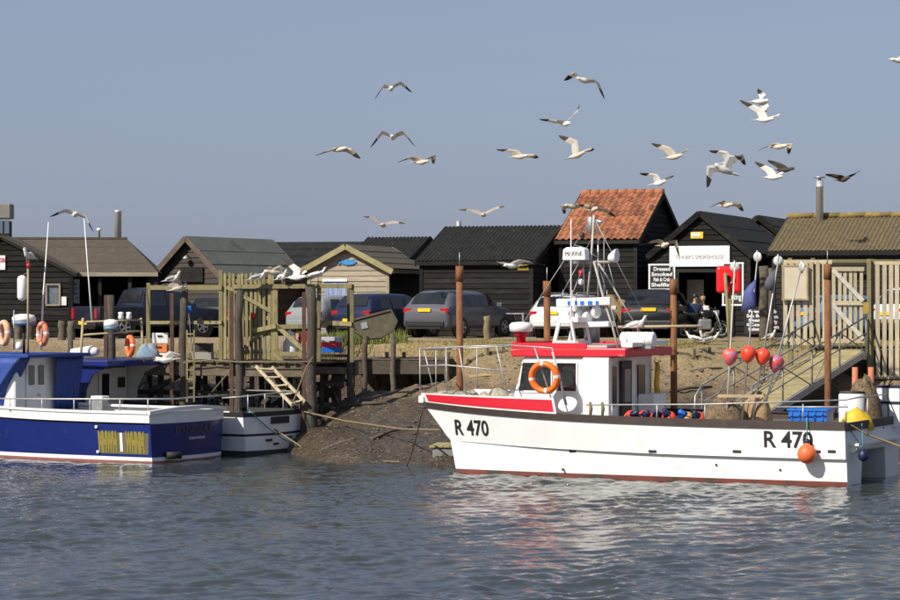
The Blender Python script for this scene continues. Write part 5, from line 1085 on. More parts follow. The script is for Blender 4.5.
# ------------------------------------------------------------------ cars
m_tyre = M('tyre_rubber', (.015, .015, .015), (.022, .022, .02), rough=.85)
m_rim = M('alloy_rim', (.45, .45, .45), (.38, .38, .38), rough=.35, metal=.7)
m_tail = M('tail_lamp', (.4, .01, .015), (.3, .008, .012), rough=.15)
m_trim = M('black_trim', (.014, .014, .014), rough=.5)
def car(name, label, loc, th, paint, kind='estate', L=4.4, Wd=1.8, Hh=1.5, belt=.95, plate=True, rear_plate_z=.85, rails=False, group='parked cars'):
    t = thing(name, label, 'car', loc, th, group); w = Wd / 2
    if kind == 'pickup':
        st = [(0, .5, belt - .05, belt - .03, .9, .9, .86), (.05, .42, belt, belt + .02, .98, .98, .94), (.4, .4, belt, belt + .02, 1, 1, .95), (1.75, .4, belt, belt + .02, 1, 1, .95), (1.8, .4, belt, belt + .06, 1, .99, .9), (2.0, .4, belt, Hh - .07, 1, .98, .76), (2.25, .4, belt, Hh, 1, .98, .74), (2.9, .4, belt, Hh, 1, .98, .74), (3.35, .4, belt, Hh - .08, 1, .98, .74), (3.95, .4, belt - .02, belt + .08, 1, .96, .82), (4.3, .4, belt - .05, belt + .04, 1, .95, .8), (L - .2, .42, belt - .1, belt - .04, .96, .93, .78), (L, .5, belt - .3, belt - .24, .84, .82, .7)]
        rw = ((1.82, belt + .08), (1.99, Hh - .1)); sw = (2.08, 3.5); wx = (1.05, L - .95); wsx = ((3.4, Hh - .1), (3.92, belt + .1))
    else:
        hat = .3 if kind == 'estate' else .42
        st = [(0, .48, belt - .22, belt - .18, .86, .84, .78), (.05, .36, belt - .1, belt - .06, .95, .93, .86), (.14, .33, belt, belt + .04, .99, .97, .86), (.14 + hat * .55, .33, belt + .01, (belt + Hh) / 2 + .08, 1, .98, .8), (.14 + hat, .33, belt + .01, Hh - .07, 1, .98, .75), (.8, .33, belt, Hh - .01, 1, .98, .73), (1.6, .33, belt - .01, Hh, 1, .98, .73), (2.3, .33, belt - .02, Hh - .02, 1, .98, .73), (2.62, .33, belt - .03, Hh - .09, 1, .98, .74), (3.3, .33, belt - .06, belt + .06, 1, .96, .84), (3.7, .33, belt - .1, belt, 1, .95, .8), (L - .2, .36, belt - .2, belt - .12, .95, .92, .76), (L, .45, belt - .36, belt - .3, .82, .8, .66)]
        f = (L - .9) / 3.5; st = [(x if x < .8 else .8 + (x - .8) * f * .998 if x < L - .25 else x, *r) for x, *r in st]
        rw = ((.16, belt + .06), (.14 + hat - .02, Hh - .11)); sw = (.14 + hat + .15, .8 + 1.95 * f); wx = (.85, L - .88); wsx = ((.8 + 1.86 * f, Hh - .12), (.8 + 2.44 * f, belt + .08))
    secs = []
    for x, zb, zl, zt, a, b, c in st:
        half = [(w * a * .9, zb), (w * a, zb + .1), (w * a, (zb + zl) / 2), (w * b, zl), (w * (b * .35 + c * .65), zl + (zt - zl) * .62), (w * c, zt - min(.05, (zt - zl) * .3)), (w * c * .86, zt), (w * c * .4, zt + .02)]
        secs.append([Vector((x, y, z)) for y, z in half] + [Vector((x, -y, z)) for y, z in half[::-1]])
    MB().loft(secs).build('body', paint, t, sharp=38)
    def side_y(x, z):
        for s0, s1 in zip(st, st[1:]):
            if s0[0] <= x <= s1[0]:
                k = (x - s0[0]) / max(1e-6, s1[0] - s0[0]); r = [p + (q - p) * k for p, q in zip(s0, s1)]; break
        else: r = st[-1]
        _, zb, zl, zt, a, b, c = r
        if z <= zl: return w * (a + (b - a) * max(0, (z - (zb + zl) / 2)) / max(.01, zl - (zb + zl) / 2))
        h1 = zl + (zt - zl) * .62; y1 = w * (b * .35 + c * .65)
        if z <= h1: return w * b + (y1 - w * b) * (z - zl) / max(.01, h1 - zl)
        return y1 + (w * c - y1) * min(1, (z - h1) / max(.01, zt - .05 - h1))
    # side glass split in panes
    x0, x1 = sw; zl0, zl1 = belt + .05, Hh - .13; np_ = 3 if kind != 'pickup' else 2; gap = .06
    for sg in (1, -1):
        for i in range(np_):
            a, b = x0 + (x1 - x0) * i / np_ + gap / 2, x0 + (x1 - x0) * (i + 1) / np_ - gap / 2
            at_, bt_ = (a + (.12 if i == 0 else 0)), (b + (.0 if i < np_ - 1 else -.0)); bb = b + (.42 if i == np_ - 1 else 0)
            rows = []
            for zz, p, q in ((zl0, a, bb), ((zl0 + zl1) / 2, (a + at_) / 2, (bb + bt_) / 2), (zl1, at_, bt_)):
                rows.append([Vector((p + (q - p) * k / 4, sg * (side_y(p + (q - p) * k / 4, zz) + .012), zz)) for k in range(5)])
            m_ = MB(); m_.loft(rows, closed=False, caps=False); o = m_.build('side_window', m_glass, t)
        # wheels
        for xw in wx:
            r_ = .345 if kind == 'estate' else .37
            MB().lathe([(r_ + .07, -.05), (r_ + .07, .0)], 24, frame((xw, sg * (w - .012), r_), (1, 0, 0), (0, 0, 1), (0, -sg * -1, 0)) if sg > 0 else frame((xw, sg * (w - .012), r_), (1, 0, 0), (0, 0, -1), (0, -1, 0))).build('wheel_arch', m_trim, t)
            mt = frame((xw, sg * (w - .1), r_), (1, 0, 0), (0, 0, -sg), (0, sg, 0))
            wh = MB().lathe([(r_ * .6, -.11), (r_ * .93, -.11), (r_, -.07), (r_, .06), (r_ * .93, .105), (r_ * .62, .11)], 24, mt).build('wheel', m_tyre, t)
            rm = MB(); rm.lathe([(r_ * .62, .105), (r_ * .56, .118), (r_ * .52, .1), (r_ * .1, .1), (r_ * .08, .115)], 20, mt)
            for k in range(5):
                an = k * 2 * math.pi / 5; rm.beam(mt @ Vector((r_ * .08 * math.cos(an), r_ * .08 * math.sin(an), .112)), mt @ Vector((r_ * .56 * math.cos(an), r_ * .56 * math.sin(an), .118)), .06, .02, up=mt.to_3x3() @ Vector((0, 0, 1)))
            rm.build('rim', m_rim, wh)
        MB().box((x1 + .28, sg * (w + .1), belt + .08), (.12, .2, .14)).build('wing_mirror', paint, t, bevel=.03, seg=2)
        # lamps
        zl_ = belt - .12 if kind != 'pickup' else belt - .22
        MB().box((.07 if kind != 'pickup' else .02, sg * (w * .8), zl_), (.1, w * .34 if kind != 'pickup' else .14, .17 if kind != 'pickup' else .36)).build('tail_lamp', m_tail, t, bevel=.02)
        MB().box((L - .1, sg * w * .68, belt - .32), (.14, w * .36, .14)).build('headlamp', m_inox, t, bevel=.02)
        MB().box((.02, sg * w * .7, .48), (.05, .2, .06)).build('reflector', m_tail, t)
        if rails: MB().tube([(.75, sg * w * .66, Hh + .0), (.8, sg * w * .66, Hh + .06), (x1 - .2, sg * w * .66, Hh + .06), (x1, sg * w * .66, Hh)], .02, 6).build('roof_rail', m_inox, t)
    (xa, za), (xb2, zb2) = rw
    tops = [(x_, zt_, c_) for x_, _, _, zt_, _, _, c_ in st]
    def top_at(x_):
        for p_, q_ in zip(tops, tops[1:]):
            if p_[0] <= x_ <= q_[0]:
                k_ = (x_ - p_[0]) / max(1e-6, q_[0] - p_[0]); return p_[1] + (q_[1] - p_[1]) * k_, p_[2] + (q_[2] - p_[2]) * k_
    rows = []
    xs_ = sorted({xa + .02, xb2 - .01} | {p_[0] for p_ in tops if xa + .02 < p_[0] < xb2 - .01})
    for x_ in xs_:
        zt_, c_ = top_at(x_); rows.append([Vector((x_ - .022, y_ * w * c_ * .84, zt_ + .012 + (.012 if abs(y_) < .5 else 0))) for y_ in (-1, -.4, .4, 1)])
    g_ = MB(); g_.loft(rows, closed=False, caps=False); g_.build('rear_window', m_glass, t)
    (xa, za), (xb2, zb2) = wsx; nn = Vector((abs(zb2 - za), 0, abs(xb2 - xa))).normalized() * .03
    q = [Vector((xa, w * .64, za)) + nn, Vector((xa, -w * .64, za)) + nn, Vector((xb2, -w * .76, zb2)) + nn, Vector((xb2, w * .76, zb2)) + nn]
    MB().slab(*q, .02).build('windscreen', m_glass, t)
    MB().box((.0, 0, .5), (.1, Wd * .84, .22)).build('rear_bumper', m_trim if kind != 'estate' else paint, t, bevel=.04, seg=2)
    MB().box((.03, 0, .36), (.08, Wd * .7, .08)).build('rear_valance', m_trim, t)
    MB().box((L - .02, 0, .5), (.1, Wd * .8, .22)).build('front_bumper', m_trim, t, bevel=.04)
    if plate: MB().box((-.065 if rear_plate_z < .7 else -.0 - .03, 0, rear_plate_z), (.02, .52, .115)).build('number_plate', m_yellow, t)
    MB().box((L - .0, 0, belt - .4), (.05, .6, .12)).build('grille', m_trim, t)
    if kind == 'pickup':
        MB().box((.9, 0, belt + .03), (1.55, Wd * .82, .02)).build('load_cover', m_trim, t)
    return t
def cp(px_, Y): p = at(px_, 0, Y); return Vector((p.x, Y, G + .01))
def paint(n, c=(.5, .5, .5), c2=None): return M(n, c, c2, rough=.4, coat=.3, spec=.35, sc_=1)
# rear-left corner pixel -> origin (rear centre)
def park(px_, Y, th, Wd): 
    l = Vector((-math.sin(R(th)), math.cos(R(th)), 0)); return cp(px_, Y) - l * (Wd / 2)
car('suv_car', 'grey-blue off-roader parked between the weatherboard hut and the black shed', park(402, 86.2, 55, 1.9), 55, paint('steel_blue_paint', (.085, .087, .105), (.072, .075, .09)), 'suv', 4.36, 1.92, 1.62, 1.06, rear_plate_z=.96)
car('estate_car', 'dark blue estate car behind the jetty rails, left of the grey off-roader', park(330, 87.5, 52, 1.78), 52, paint('navy_paint', (.006, .01, .04), (.005, .009, .034)), 'estate', 4.4, 1.78, 1.52, .96, rear_plate_z=.6)
car('estate_car', 'silver estate car behind the catamaran mast', park(528, 86.4, 62, 1.76), 62, paint('silver_paint', (.55, .55, .54), (.5, .5, .49)), 'estate', 4.4, 1.78, 1.48, .95, rear_plate_z=.86, rails=True)
car('suv_car', 'black off-roader parked below the white framed chalkboard', park(620, 85.6, 76, 1.95), 76, paint('black_paint', (.006, .006, .008), (.005, .005, .0065)), 'suv', 4.7, 1.95, 1.66, 1.05, rear_plate_z=.98)
car('pickup_truck', 'dark navy double-cab pickup parked at the boathouse porch', park(70, 86.8, 40, 1.85), 40, paint('dark_navy_paint', (.007, .01, .025), (.006, .009, .02)), 'pickup', 5.2, 1.85, 1.72, 1.05, rear_plate_z=.52)
car('saloon_car', 'charcoal car with its windscreen facing the jetty rails', cp(207, 90.4), -78 + 180 - 25, paint('charcoal_paint', (.05, .055, .06), (.045, .05, .055)), 'estate', 4.3, 1.75, 1.46, .95, rear_plate_z=.8, plate=False)
car('hatchback_car', 'grey hatchback half hidden by the pile and fence, left of the blue estate', park(284, 88.6, 50, 1.72), 50, paint('grey_paint', (.22, .23, .24), (.2, .21, .22)), 'estate', 3.9, 1.72, 1.46, .93, plate=False)
car('van_car', 'pale blue car behind the slat fence at the right picture edge', park(868, 83.2, 30, 1.8), 30, paint('pale_blue_paint', (.45, .52, .58), (.42, .48, .54)), 'suv', 4.4, 1.85, 1.7, 1.05)
car('hatchback_car', 'blue car seen through the slats left of the braced gate', park(790, 84.6, 25, 1.72), 25, paint('mid_blue_paint', (.1, .17, .3), (.09, .15, .27)), 'estate', 3.9, 1.72, 1.46, .93)
# net heap between silver and black cars
heap('straw_net_heap', 'straw coloured net pile between the silver and the black car', at(616, 330, 89.2) * Vector((1, 1, 0)) + Vector((0, 0, G)) if False else Vector((at(616, 330, 89.2).x, 89.2, G)), .75, .6, 1.3, M('straw_net', (.32, .22, .11), (.2, .13, .06), rough=1, sc_=9, st=(3, 3, 1), bump=1, bs=22), 'net', 31)
# metal table by the black shed
tb = thing('work_table', 'grey metal work table against the black shed', 'table', Vector((at(509, 0, 88.3).x, 88.3, G)), -20)
MB().box((0, 0, .84), (1.3, .6, .04)).build('table_top', m_steel, tb); MB().box((0, 0, .35), (1.2, .5, .03)).build('shelf', m_steel, tb)
for x_ in (-.6, .6):
    for y_ in (-.26, .26): MB().box((x_, y_, .41), (.045, .045, .82)).build('leg', m_steel, tb)
# yellow sign on black shed
board_sign('warning_sign', 'small yellow sign on the black shed wall near its right corner', at(523.5, 266.5, 89.85) + Vector((.0, .25, 0)), .4, .23, -20, ['OFFICE'], m_yellow, m_yellow, ink=m_ink)
# motorbike
mbk = thing('motorbike', 'black motorbike parked before the smokehouse doorway', 'motorbike', Vector((at(702, 0, 86.0).x, 86.0, G)), 12)
for x_ in (-.62, .68):
    wq = MB().torus(.26, .055, frame((x_, 0, .31), (1, 0, 0), (0, 0, 1), (0, -1, 0)), 24, 8).build('wheel', m_tyre, mbk)
    sp = MB(); sp.torus(.2, .02, frame((x_, 0, .31), (1, 0, 0), (0, 0, 1), (0, -1, 0)), 24, 6)
    for k in range(8): sp.tube([(x_, 0, .31), (x_ + .2 * math.cos(k * .785), 0, .31 + .2 * math.sin(k * .785))], .008, 5)
    sp.tube([(x_, -.06, .31), (x_, .06, .31)], .04, 8).build('rim', m_inox, wq)
bk_tank = MB(); bk_tank.loft([[Vector((x_, y_ * s_, z_)) for y_, z_ in ((-.14, .72), (.14, .72), (.17, .84), (.08, .97 * 1), (-.08, .97), (-.17, .84))] for x_, s_ in ((-.1, .5), (.05, .95), (.25, 1), (.38, .6))]).build('fuel_tank', paint('black_paint'), mbk)
MB().loft([[Vector((x_, -w_, z_)), Vector((x_, w_, z_)), Vector((x_, w_ * .9, z_ + .1)), Vector((x_, -w_ * .9, z_ + .1))] for x_, w_, z_ in ((-.75, .06, .86), (-.6, .12, .8), (-.3, .14, .74), (-.08, .1, .76))]).build('saddle', m_trim, mbk)
MB().box((.08, 0, .48), (.45, .3, .36)).build('engine', m_steel, mbk, bevel=.05, seg=2)
MB().tube([(.2, .14, .4), (-.2, .16, .25), (-.75, .17, .33)], [.03, .035, .05], 8).build('exhaust', m_inox, mbk)
for y_ in (-.1, .1): MB().tube([(.68, y_, .31), (.45, y_, .95)], .025, 8).build('fork', m_inox, mbk); MB().tube([(-.62, y_, .31), (.0, y_, .42)], .025, 8).build('swing_arm', m_trim, mbk)
MB().tube([(.36, -.36, 1.06), (.45, -.15, 1.0), (.45, .15, 1.0), (.36, .36, 1.06)], .018, 8).build('handlebar', m_trim, mbk)
MB().lathe([(.05, -.06), (.1, .0), (.1, .04)], 14, frame((.55, 0, .86), (0, 0, 1), (0, -1, 0), (1, 0, 0))).build('headlamp', m_inox, mbk)
MB().tube([(0, .15, .4), (-.12, .35, .0)], .015, 6).build('side_stand', m_trim, mbk)
m_skin = M('skin', (.5, .3, .21), (.46, .27, .19), rough=.6)
def skin_mesh(name, verts, edges, radii, mat, parent, root=0):
    me = bpy.data.meshes.new(name); me.from_pydata([tuple(v) for v in verts], edges, []); me.materials.append(mat)
    o = link(me, name, parent); md = o.modifiers.new('skin', 'SKIN'); md.use_smooth_shade = True
    for i, d in enumerate(me.skin_vertices[0].data): d.radius = (radii[i], radii[i]); d.use_root = (i == root)
    s_ = o.modifiers.new('sub', 'SUBSURF'); s_.levels = 1; s_.render_levels = 2; return o
def person(label, loc, rz, jacket, hair, trousers):
    t = thing('person', label, 'person', loc, rz)
    V = [(0, 0, .5), (0, 0, .7), (.02, 0, .95), (.03, 0, 1.12), (.05, 0, 1.2), (.07, 0, 1.27), (.06, 0, 1.36)]
    Rr = [.12, .13, .13, .07, .05, .075, .07]; E_ = [(0, 1), (1, 2), (2, 3), (3, 4), (4, 5), (5, 6)]
    JV, JE, JR = [(0, 0, .55), (.0, 0, .78), (.02, 0, .98), (.03, 0, 1.08)], [(0, 1), (1, 2), (2, 3)], [.15, .16, .16, .1]
    TV, TE, TR = [(0, 0, .5)], [], [.15]
    for s_ in (1, -1):
        b = len(V); V += [(.02, s_ * .18, 1.04), (.08, s_ * .23, .8), (.3, s_ * .17, .72), (.37, s_ * .15, .72)]; Rr += [.06, .045, .035, .03]; E_ += [(2, b), (b, b + 1), (b + 1, b + 2), (b + 2, b + 3)]
        for k in range(5):
            c_ = len(V); yy = s_ * (.15 + (k - 2) * .018); V += [(.42 - .02 * abs(k - 2), yy, .72), (.45 - .025 * abs(k - 2), yy, .7)]; Rr += [.009, .008]; E_ += [(b + 3, c_), (c_, c_ + 1)]
        b = len(V); V += [(.02, s_ * .1, .47), (.42, s_ * .13, .48), (.44, s_ * .13, .1), (.58, s_ * .14, .05)]; Rr += [.08, .06, .045, .035]; E_ += [(0, b), (b, b + 1), (b + 1, b + 2), (b + 2, b + 3)]
        b = len(JV); JV += [(.02, s_ * .18, 1.04), (.08, s_ * .235, .8), (.27, s_ * .18, .725)]; JR += [.08, .062, .05]; JE += [(2, b), (b, b + 1), (b + 1, b + 2)]
        b = len(TV); TV += [(.02, s_ * .1, .47), (.42, s_ * .13, .485), (.44, s_ * .13, .12)]; TR += [.105, .085, .065]; TE += [(0, b), (b, b + 1), (b + 1, b + 2)]
    skin_mesh('body', V, E_, Rr, m_skin, t); skin_mesh('jacket', JV, JE, JR, jacket, t); skin_mesh('trousers', TV, TE, TR, trousers, t)
    MB().lathe([(.02, .1), (.07, .085), (.095, .04), (.1, -.02), (.085, -.06)], 14, frame((.045, 0, 1.345), (1, 0, 0), (0, 1, 0), (-.15, 0, 1))).build('hair', hair, t)
    MB().lathe([(.02, 0), (.012, .03)], 6, frame((.14, 0, 1.29), (0, 0, 1), (0, 1, 0), (1, 0, 0))).build('nose', m_skin, t)
    for y_ in (.03, -.03): MB().box((.135, y_, 1.325), (.012, .02, .01)).build('eye', m_ink, t)
    return t
def seat(loc, rz, label):
    t = thing('bench_seat', label, 'seat', loc, rz, 'seats outside the smokehouse'); MB().box((0, 0, .4), (.42, .42, .05)).build('seat', m_deck, t)
    for x_ in (-.17, .17):
        for y_ in (-.17, .17): MB().box((x_, y_, .19), (.05, .05, .38)).build('leg', m_deck, t)
pA, pB = Vector((at(694.5, 0, 88.0).x, 88.0, G)), Vector((at(703.5, 0, 88.2).x, 88.2, G))
person('person in dark cap and blue jacket sitting at the smokehouse doorway', pA + Vector((0, 0, .1)), -70, M('blue_jacket', (.03, .05, .1), rough=.9), m_trim, M('dark_trousers', (.02, .02, .025), rough=.9)); seat(pA + Vector((0, 0, 0)), -70, 'stool under the person in the blue jacket')
person('person with fair hair and white top sitting at the smokehouse doorway', pB + Vector((0, 0, .02)), -120, M('white_top', (.6, .57, .55), rough=.9), M('fair_hair', (.3, .2, .1), rough=.8), M('dark_trousers')); seat(pB + Vector((0, 0, -.06)), -120, 'stool under the person in the white top')
# ------------------------------------------------------------------ gulls
m_gw_ = M('gull_white', (.75, .73, .68), (.68, .66, .61), rough=.8)
m_gg = M('gull_grey', (.32, .32, .33), (.26, .26, .27), rough=.8)
m_gb = M('gull_black', (.02, .02, .022), rough=.8)
m_gbr = M('gull_brown', (.24, .18, .12), (.15, .11, .075), rough=.9, sc_=20)
m_gbd = M('gull_dark_brown', (.08, .06, .045), (.05, .04, .03), rough=.9, sc_=20)
m_bill = M('gull_bill', (.6, .38, .06), rough=.5)
m_leg = M('gull_leg', (.5, .32, .25), rough=.6)
def gull_body(mb, ax, up, L=1.0):
    sd_ = up.cross(ax).normalized(); up = ax.cross(sd_)
    prof = [(-.3, .012, 0), (-.24, .04, 0), (-.14, .068, 0), (-.02, .085, -.005), (.08, .078, -.002), (.15, .058, .012), (.19, .05, .022), (.235, .052, .03), (.27, .038, .028), (.29, .016, .02)]
    secs = [[(ax * s_ + up * h) * L + (sd_ * math.cos(q * .6283) + up * math.sin(q * .6283)) * r * L for q in range(10)] for s_, r, h in prof]
    mb.loft(secs, mi=0)
    mb.tube([(ax * .285 + up * .02) * L, (ax * .35 + up * .005) * L], [.014 * L, .004 * L], 6, mi=3)
    a, b = ax * -.2 * L, ax * -.42 * L
    mb.loft([[a - sd_ * .05 * L - up * .012 * L, a + sd_ * .05 * L - up * .012 * L, a + sd_ * .05 * L + up * .012 * L, a - sd_ * .05 * L + up * .012 * L], [b - sd_ * .11 * L - up * .003, b + sd_ * .11 * L - up * .003, b + sd_ * .11 * L + up * .003, b - sd_ * .11 * L + up * .003]], mi=0, smooth=False)
    return sd_, up
def fly(px_, py_, Y, Lw, Lt, Rw, Rt, head, label, kind='adult', L=1.0):
    """wing joints as pixel offsets (x right, y down) from the body; head = unit-ish direction the bird flies"""
    c = at(px_, py_, Y); k = Y / F; ax = Vector(head).normalized(); mb = MB(); sd_, up = gull_body(mb, ax, Vector((0, 0, 1)), L)
    dirs = {'adult': [m_gw_, m_gg, m_gb, m_bill], 'young': [M('gull_cream', (.6, .54, .46), (.5, .44, .36), rough=.8), M('gull_fawn', (.34, .3, .25), (.26, .22, .18), rough=.9), m_gbd, m_bill], 'dark': [m_gbd, m_gbd, m_gb, m_gb], 'pale': [m_gw_, m_gw_, m_gbd, m_bill]}[kind]
    for wr, tp in ((Lw, Lt), (Rw, Rt)):
        sgn = 1 if (Vector((wr[0], 0, -wr[1])).dot(sd_) > 0) else -1
        w3 = Vector((wr[0] * k, 0, -wr[1] * k)); t3 = Vector((tp[0] * k, 0, -tp[1] * k))
        root = up * .05 * L + sd_ * sgn * .03 * L + ax * .03; w3 += ax * .1 * L; t3 -= ax * .12 * L
        chord = (-ax * .9 - Vector((0, 0, 1)) * .42).normalized()
        secs = []; J = [(root, .23), (root.lerp(w3, .5) + up * .012, .26), (w3, .23), (w3.lerp(t3, .45) + up * .01, .18), (w3.lerp(t3, .78), .12), (t3, .03)]
        for i, (p, cd) in enumerate(J):
            nx = J[min(i + 1, 5)][0] - J[max(i - 1, 0)][0]; nrm = nx.cross(chord)
            nrm = nrm.normalized() if nrm.length > 1e-5 else Vector((0, 0, 1))
            if nrm.z < 0: nrm = -nrm
            th_ = (.022, .018, .016, .01, .007, .004)[i]
            le = p - chord * cd * .3 * L; te = p + chord * cd * .7 * L
            secs.append([le, p + nrm * th_, te, p - nrm * th_])
        mb.loft(secs, smooth=False, mif=lambda i, q: 2 if i >= 3 else (1 if q in (0, 1) else 0))
    o = mb.build('seagull', dirs); o.location = c
    return tag(o, label, 'gull', 'gulls in flight')
def Z_(z, bx, by, *pts):      # zoomed coordinates -> offsets
    return [((x - bx) / z, (y - by) / z) for x, y in pts]
Aw, Tw = (.25, .95, .05), (.3, -.9, .0)
FL = []
def F_(ox, oy, z, b, pts, head, label, kind='adult', Y=None, L=1.0):
    o = Z_(z, b[0], b[1], *pts); fly(ox + b[0] / z, oy + b[1] / z, Y or 80, *o, head, label, kind, L)
z1, z2, z3 = 3.332, 3.333, 3.157
F_(300, 60, z1, (303, 95), [(278, 85), (250, 130), (335, 75), (375, 107)], (.15, -1, -.05), 'gull flying highest of those left of centre, wings arched down', 'adult', 82)
F_(300, 60, z1, (310, 258), [(275, 240), (233, 290), (345, 240), (382, 287)], (-.1, -1, 0), 'gull with both wings arched down, directly below the highest left one', 'adult', 80)
F_(300, 60, z1, (130, 298), [(105, 297), (60, 318), (160, 300), (212, 327)], (.9, -.5, .05), 'gull furthest left of the group above the picket gate', 'young', 80)
F_(300, 60, z1, (405, 340), [(370, 322), (335, 340), (440, 320), (457, 345)], (.8, -.6, 0), 'gull with cupped wings just right of the arched pair', 'young', 80)
F_(300, 60, z1, (278, 550), [(245, 525), (215, 521), (310, 538), (355, 545)], (.2, .9, 0), 'gull skimming low over the pale hut roof', 'young', 84)
F_(300, 60, z1, (612, 515), [(575, 500), (532, 498), (650, 492), (685, 487)], (.2, .95, .05), 'gull gliding low over the black shed ridge', 'young', 84)
F_(490, 60, z2, (315, 68), [(290, 42), (236, 66), (360, 70), (370, 127)], (-.8, -.5, .1), 'highest gull of the centre group, one wing drooping', 'adult', 78)
F_(490, 60, z2, (250, 212), [(215, 203), (172, 197), (280, 178), (307, 150)], (.5, -.8, -.1), 'gull with its right wing raised, below the highest centre gull', 'adult', 80)
F_(490, 60, z2, (290, 318), [(275, 275), (242, 247), (325, 300), (358, 296)], (.85, -.3, .25), 'brown gull with left wing raised, above the tiled roof', 'young', 78)
F_(490, 60, z2, (100, 322), [(75, 303), (33, 297), (135, 318), (172, 326)], (.9, -.4, 0), 'gull flying level at the left of the centre group', 'young', 82)
F_(490, 60, z2, (615, 323), [(585, 295), (551, 275), (645, 303), (672, 290)], (.8, -.4, .1), 'gull with wings in a V, upper of the two right of the tiled roof', 'young', 80)
F_(490, 60, z2, (565, 410), [(545, 385), (508, 375), (590, 392), (622, 385)], (.6, -.7, .1), 'gull just above the tiled roof peak', 'adult', 80)
F_(490, 60, z2, (345, 498), [(378, 497), (425, 522), (325, 488), (300, 480)], (.3, -.9, 0), 'gull crossing the tiled roof, right one of two', 'young', 76)
F_(490, 60, z2, (275, 488), [(250, 488), (235, 512), (300, 482), (325, 490)], (-.8, -.5, 0), 'brown gull crossing the edge of the tiled roof, left one of two', 'young', 78)
F_(690, 50, z3, (222, 162), [(225, 145), (226, 122), (235, 180), (245, 205)], (.95, -.3, 0), 'gull with one wing straight up, upper of the stacked pair at right', 'adult', 84)
F_(690, 50, z3, (237, 220), [(215, 190), (170, 157), (265, 208), (295, 200)], (.9, -.3, 0), 'white gull, lower of the stacked pair at right', 'pale', 78)
F_(690, 50, z3, (108, 378), [(70, 376), (40, 428), (135, 342), (150, 332)], (-.85, -.45, .3), 'largest white gull, banking left of the flue', 'pale', 66, 1.15)
F_(690, 50, z3, (128, 352), [(105, 325), (70, 315), (155, 335), (185, 360)], (.6, -.8, .1), 'pale gull overlapping the largest white one', 'pale', 72)
F_(690, 50, z3, (280, 305), [(258, 295), (223, 318), (310, 298), (325, 328)], (.9, -.4, 0), 'dark winged gull below the stacked pair', 'young', 80)
F_(690, 50, z3, (265, 402), [(245, 378), (218, 352), (280, 390), (292, 384)], (.95, -.2, 0), 'white gull with left wing raised beside a dark one', 'pale', 80)
F_(690, 50, z3, (300, 378), [(275, 362), (258, 347), (318, 374), (336, 376)], (.95, -.3, 0), 'small dark gull overlapping a white one', 'dark', 84)
F_(690, 50, z3, (485, 408), [(460, 398), (435, 390), (515, 392), (546, 378)], (.5, -.8, .05), 'dark gull right of the steel flue', 'dark', 80)
F_(690, 50, z3, (115, 490), [(95, 478), (70, 497), (148, 487), (177, 508)], (.6, -.8, 0), 'gull low over the smokehouse ridge', 'young', 82)
F_(690, 50, z3, (660, 33), [(640, 30), (622, 26), (680, 20), (705, 15)], (-.9, -.4, 0), 'gull cut by the right picture edge', 'adult', 80)
F_(0, 190, 4.288, (322, 105), [(280, 86), (215, 113), (365, 112), (402, 178)], (.2, -.95, 0), 'gull over the boathouse roof at left, between the aerials', 'adult', 74)
F_(640, 180, 3.53, (85, 230), [(60, 212), (5, 228), (122, 215), (145, 268)], (.3, -.95, 0), 'gull crossing the left end of the smokehouse sign', 'young', 72)
F_(400, 180, 3.75, (420, 322), [(385, 310), (340, 304), (462, 300), (528, 318)], (-.8, -.5, -.05), 'gull flying before the black shed wall', 'adult', 76)
F_(140, 320, 3.75, (95, 150), [(75, 140), (70, 165), (130, 118), (185, 152)], (-.9, -.3, -.1), 'white gull flapping by the stacked fish boxes', 'pale', 72)
F_(140, 220, 5.0, (195, 345), [(165, 325), (125, 318), (215, 325), (238, 305)], (.6, .7, .1), 'gull landing on the rail below a perched one', 'young', 74)
F_(140, 220, 5.0, (785, 288), [(775, 245), (742, 198), (808, 265), (838, 245)], (.9, -.3, 0), 'white gull alighting with wings high on the fence rail', 'pale', 74)
F_(140, 220, 5.0, (672, 262), [(660, 245), (655, 225), (700, 240), (712, 222)], (-.8, -.4, 0), 'brown young gull fluttering down on the fence rail', 'young', 74)
def perch(px_, py_, Y, face, label, kind='adult', ground=None):
    """py_ = feet"""
    c = at(px_, py_, Y)
    if ground is not None: c.z = ground
    ax = Vector((face[0], face[1], .22)).normalized(); mb = MB(); up = Vector((0, 0, 1))
    sd_, u2 = gull_body(mb, ax, up); off = Vector((0, 0, .2)); mb.v = [tuple(Vector(p) + off) for p in mb.v]
    # raise the head
    for i, p in enumerate(mb.v):
        p = Vector(p); s_ = (p - off).dot(ax)
        if s_ > .13: p += Vector((0, 0, (s_ - .13) * .75)) - ax * (s_ - .13) * .3; mb.v[i] = tuple(p)
    for sg in (1, -1):
        secs = []
        for s_, r, o_ in ((.1, .02, .07), (.02, .06, .085), (-.14, .055, .075), (-.3, .03, .04), (-.44, .008, .02)):
            p = ax * s_ + sd_ * sg * o_ + u2 * .03 + off; secs.append([p + u2 * r, p + sd_ * sg * .014, p - u2 * r, p - sd_ * sg * .02])
        mb.loft(secs, mif=lambda i, q: 2 if i >= 3 else 1)
        mb.tube([ax * .0 + sd_ * sg * .035 + Vector((0, 0, .14)), ax * .01 + sd_ * sg * .035 + Vector((0, 0, .0))], .008, 6, mi=4)
        mb.box(ax * .04 + sd_ * sg * .035 + Vector((0, 0, .004)), (.05, .04, .008), mi=4)
    k = {'adult': [m_gw_, m_gg, m_gb, m_bill, m_leg], 'young': [m_gbr, m_gbr, m_gbd, m_gb, m_leg], 'pale': [m_gw_, m_gw_, m_gg, m_bill, m_leg]}[kind]
    o = mb.build('seagull', k); o.location = c; return tag(o, label, 'gull', 'gulls standing about')
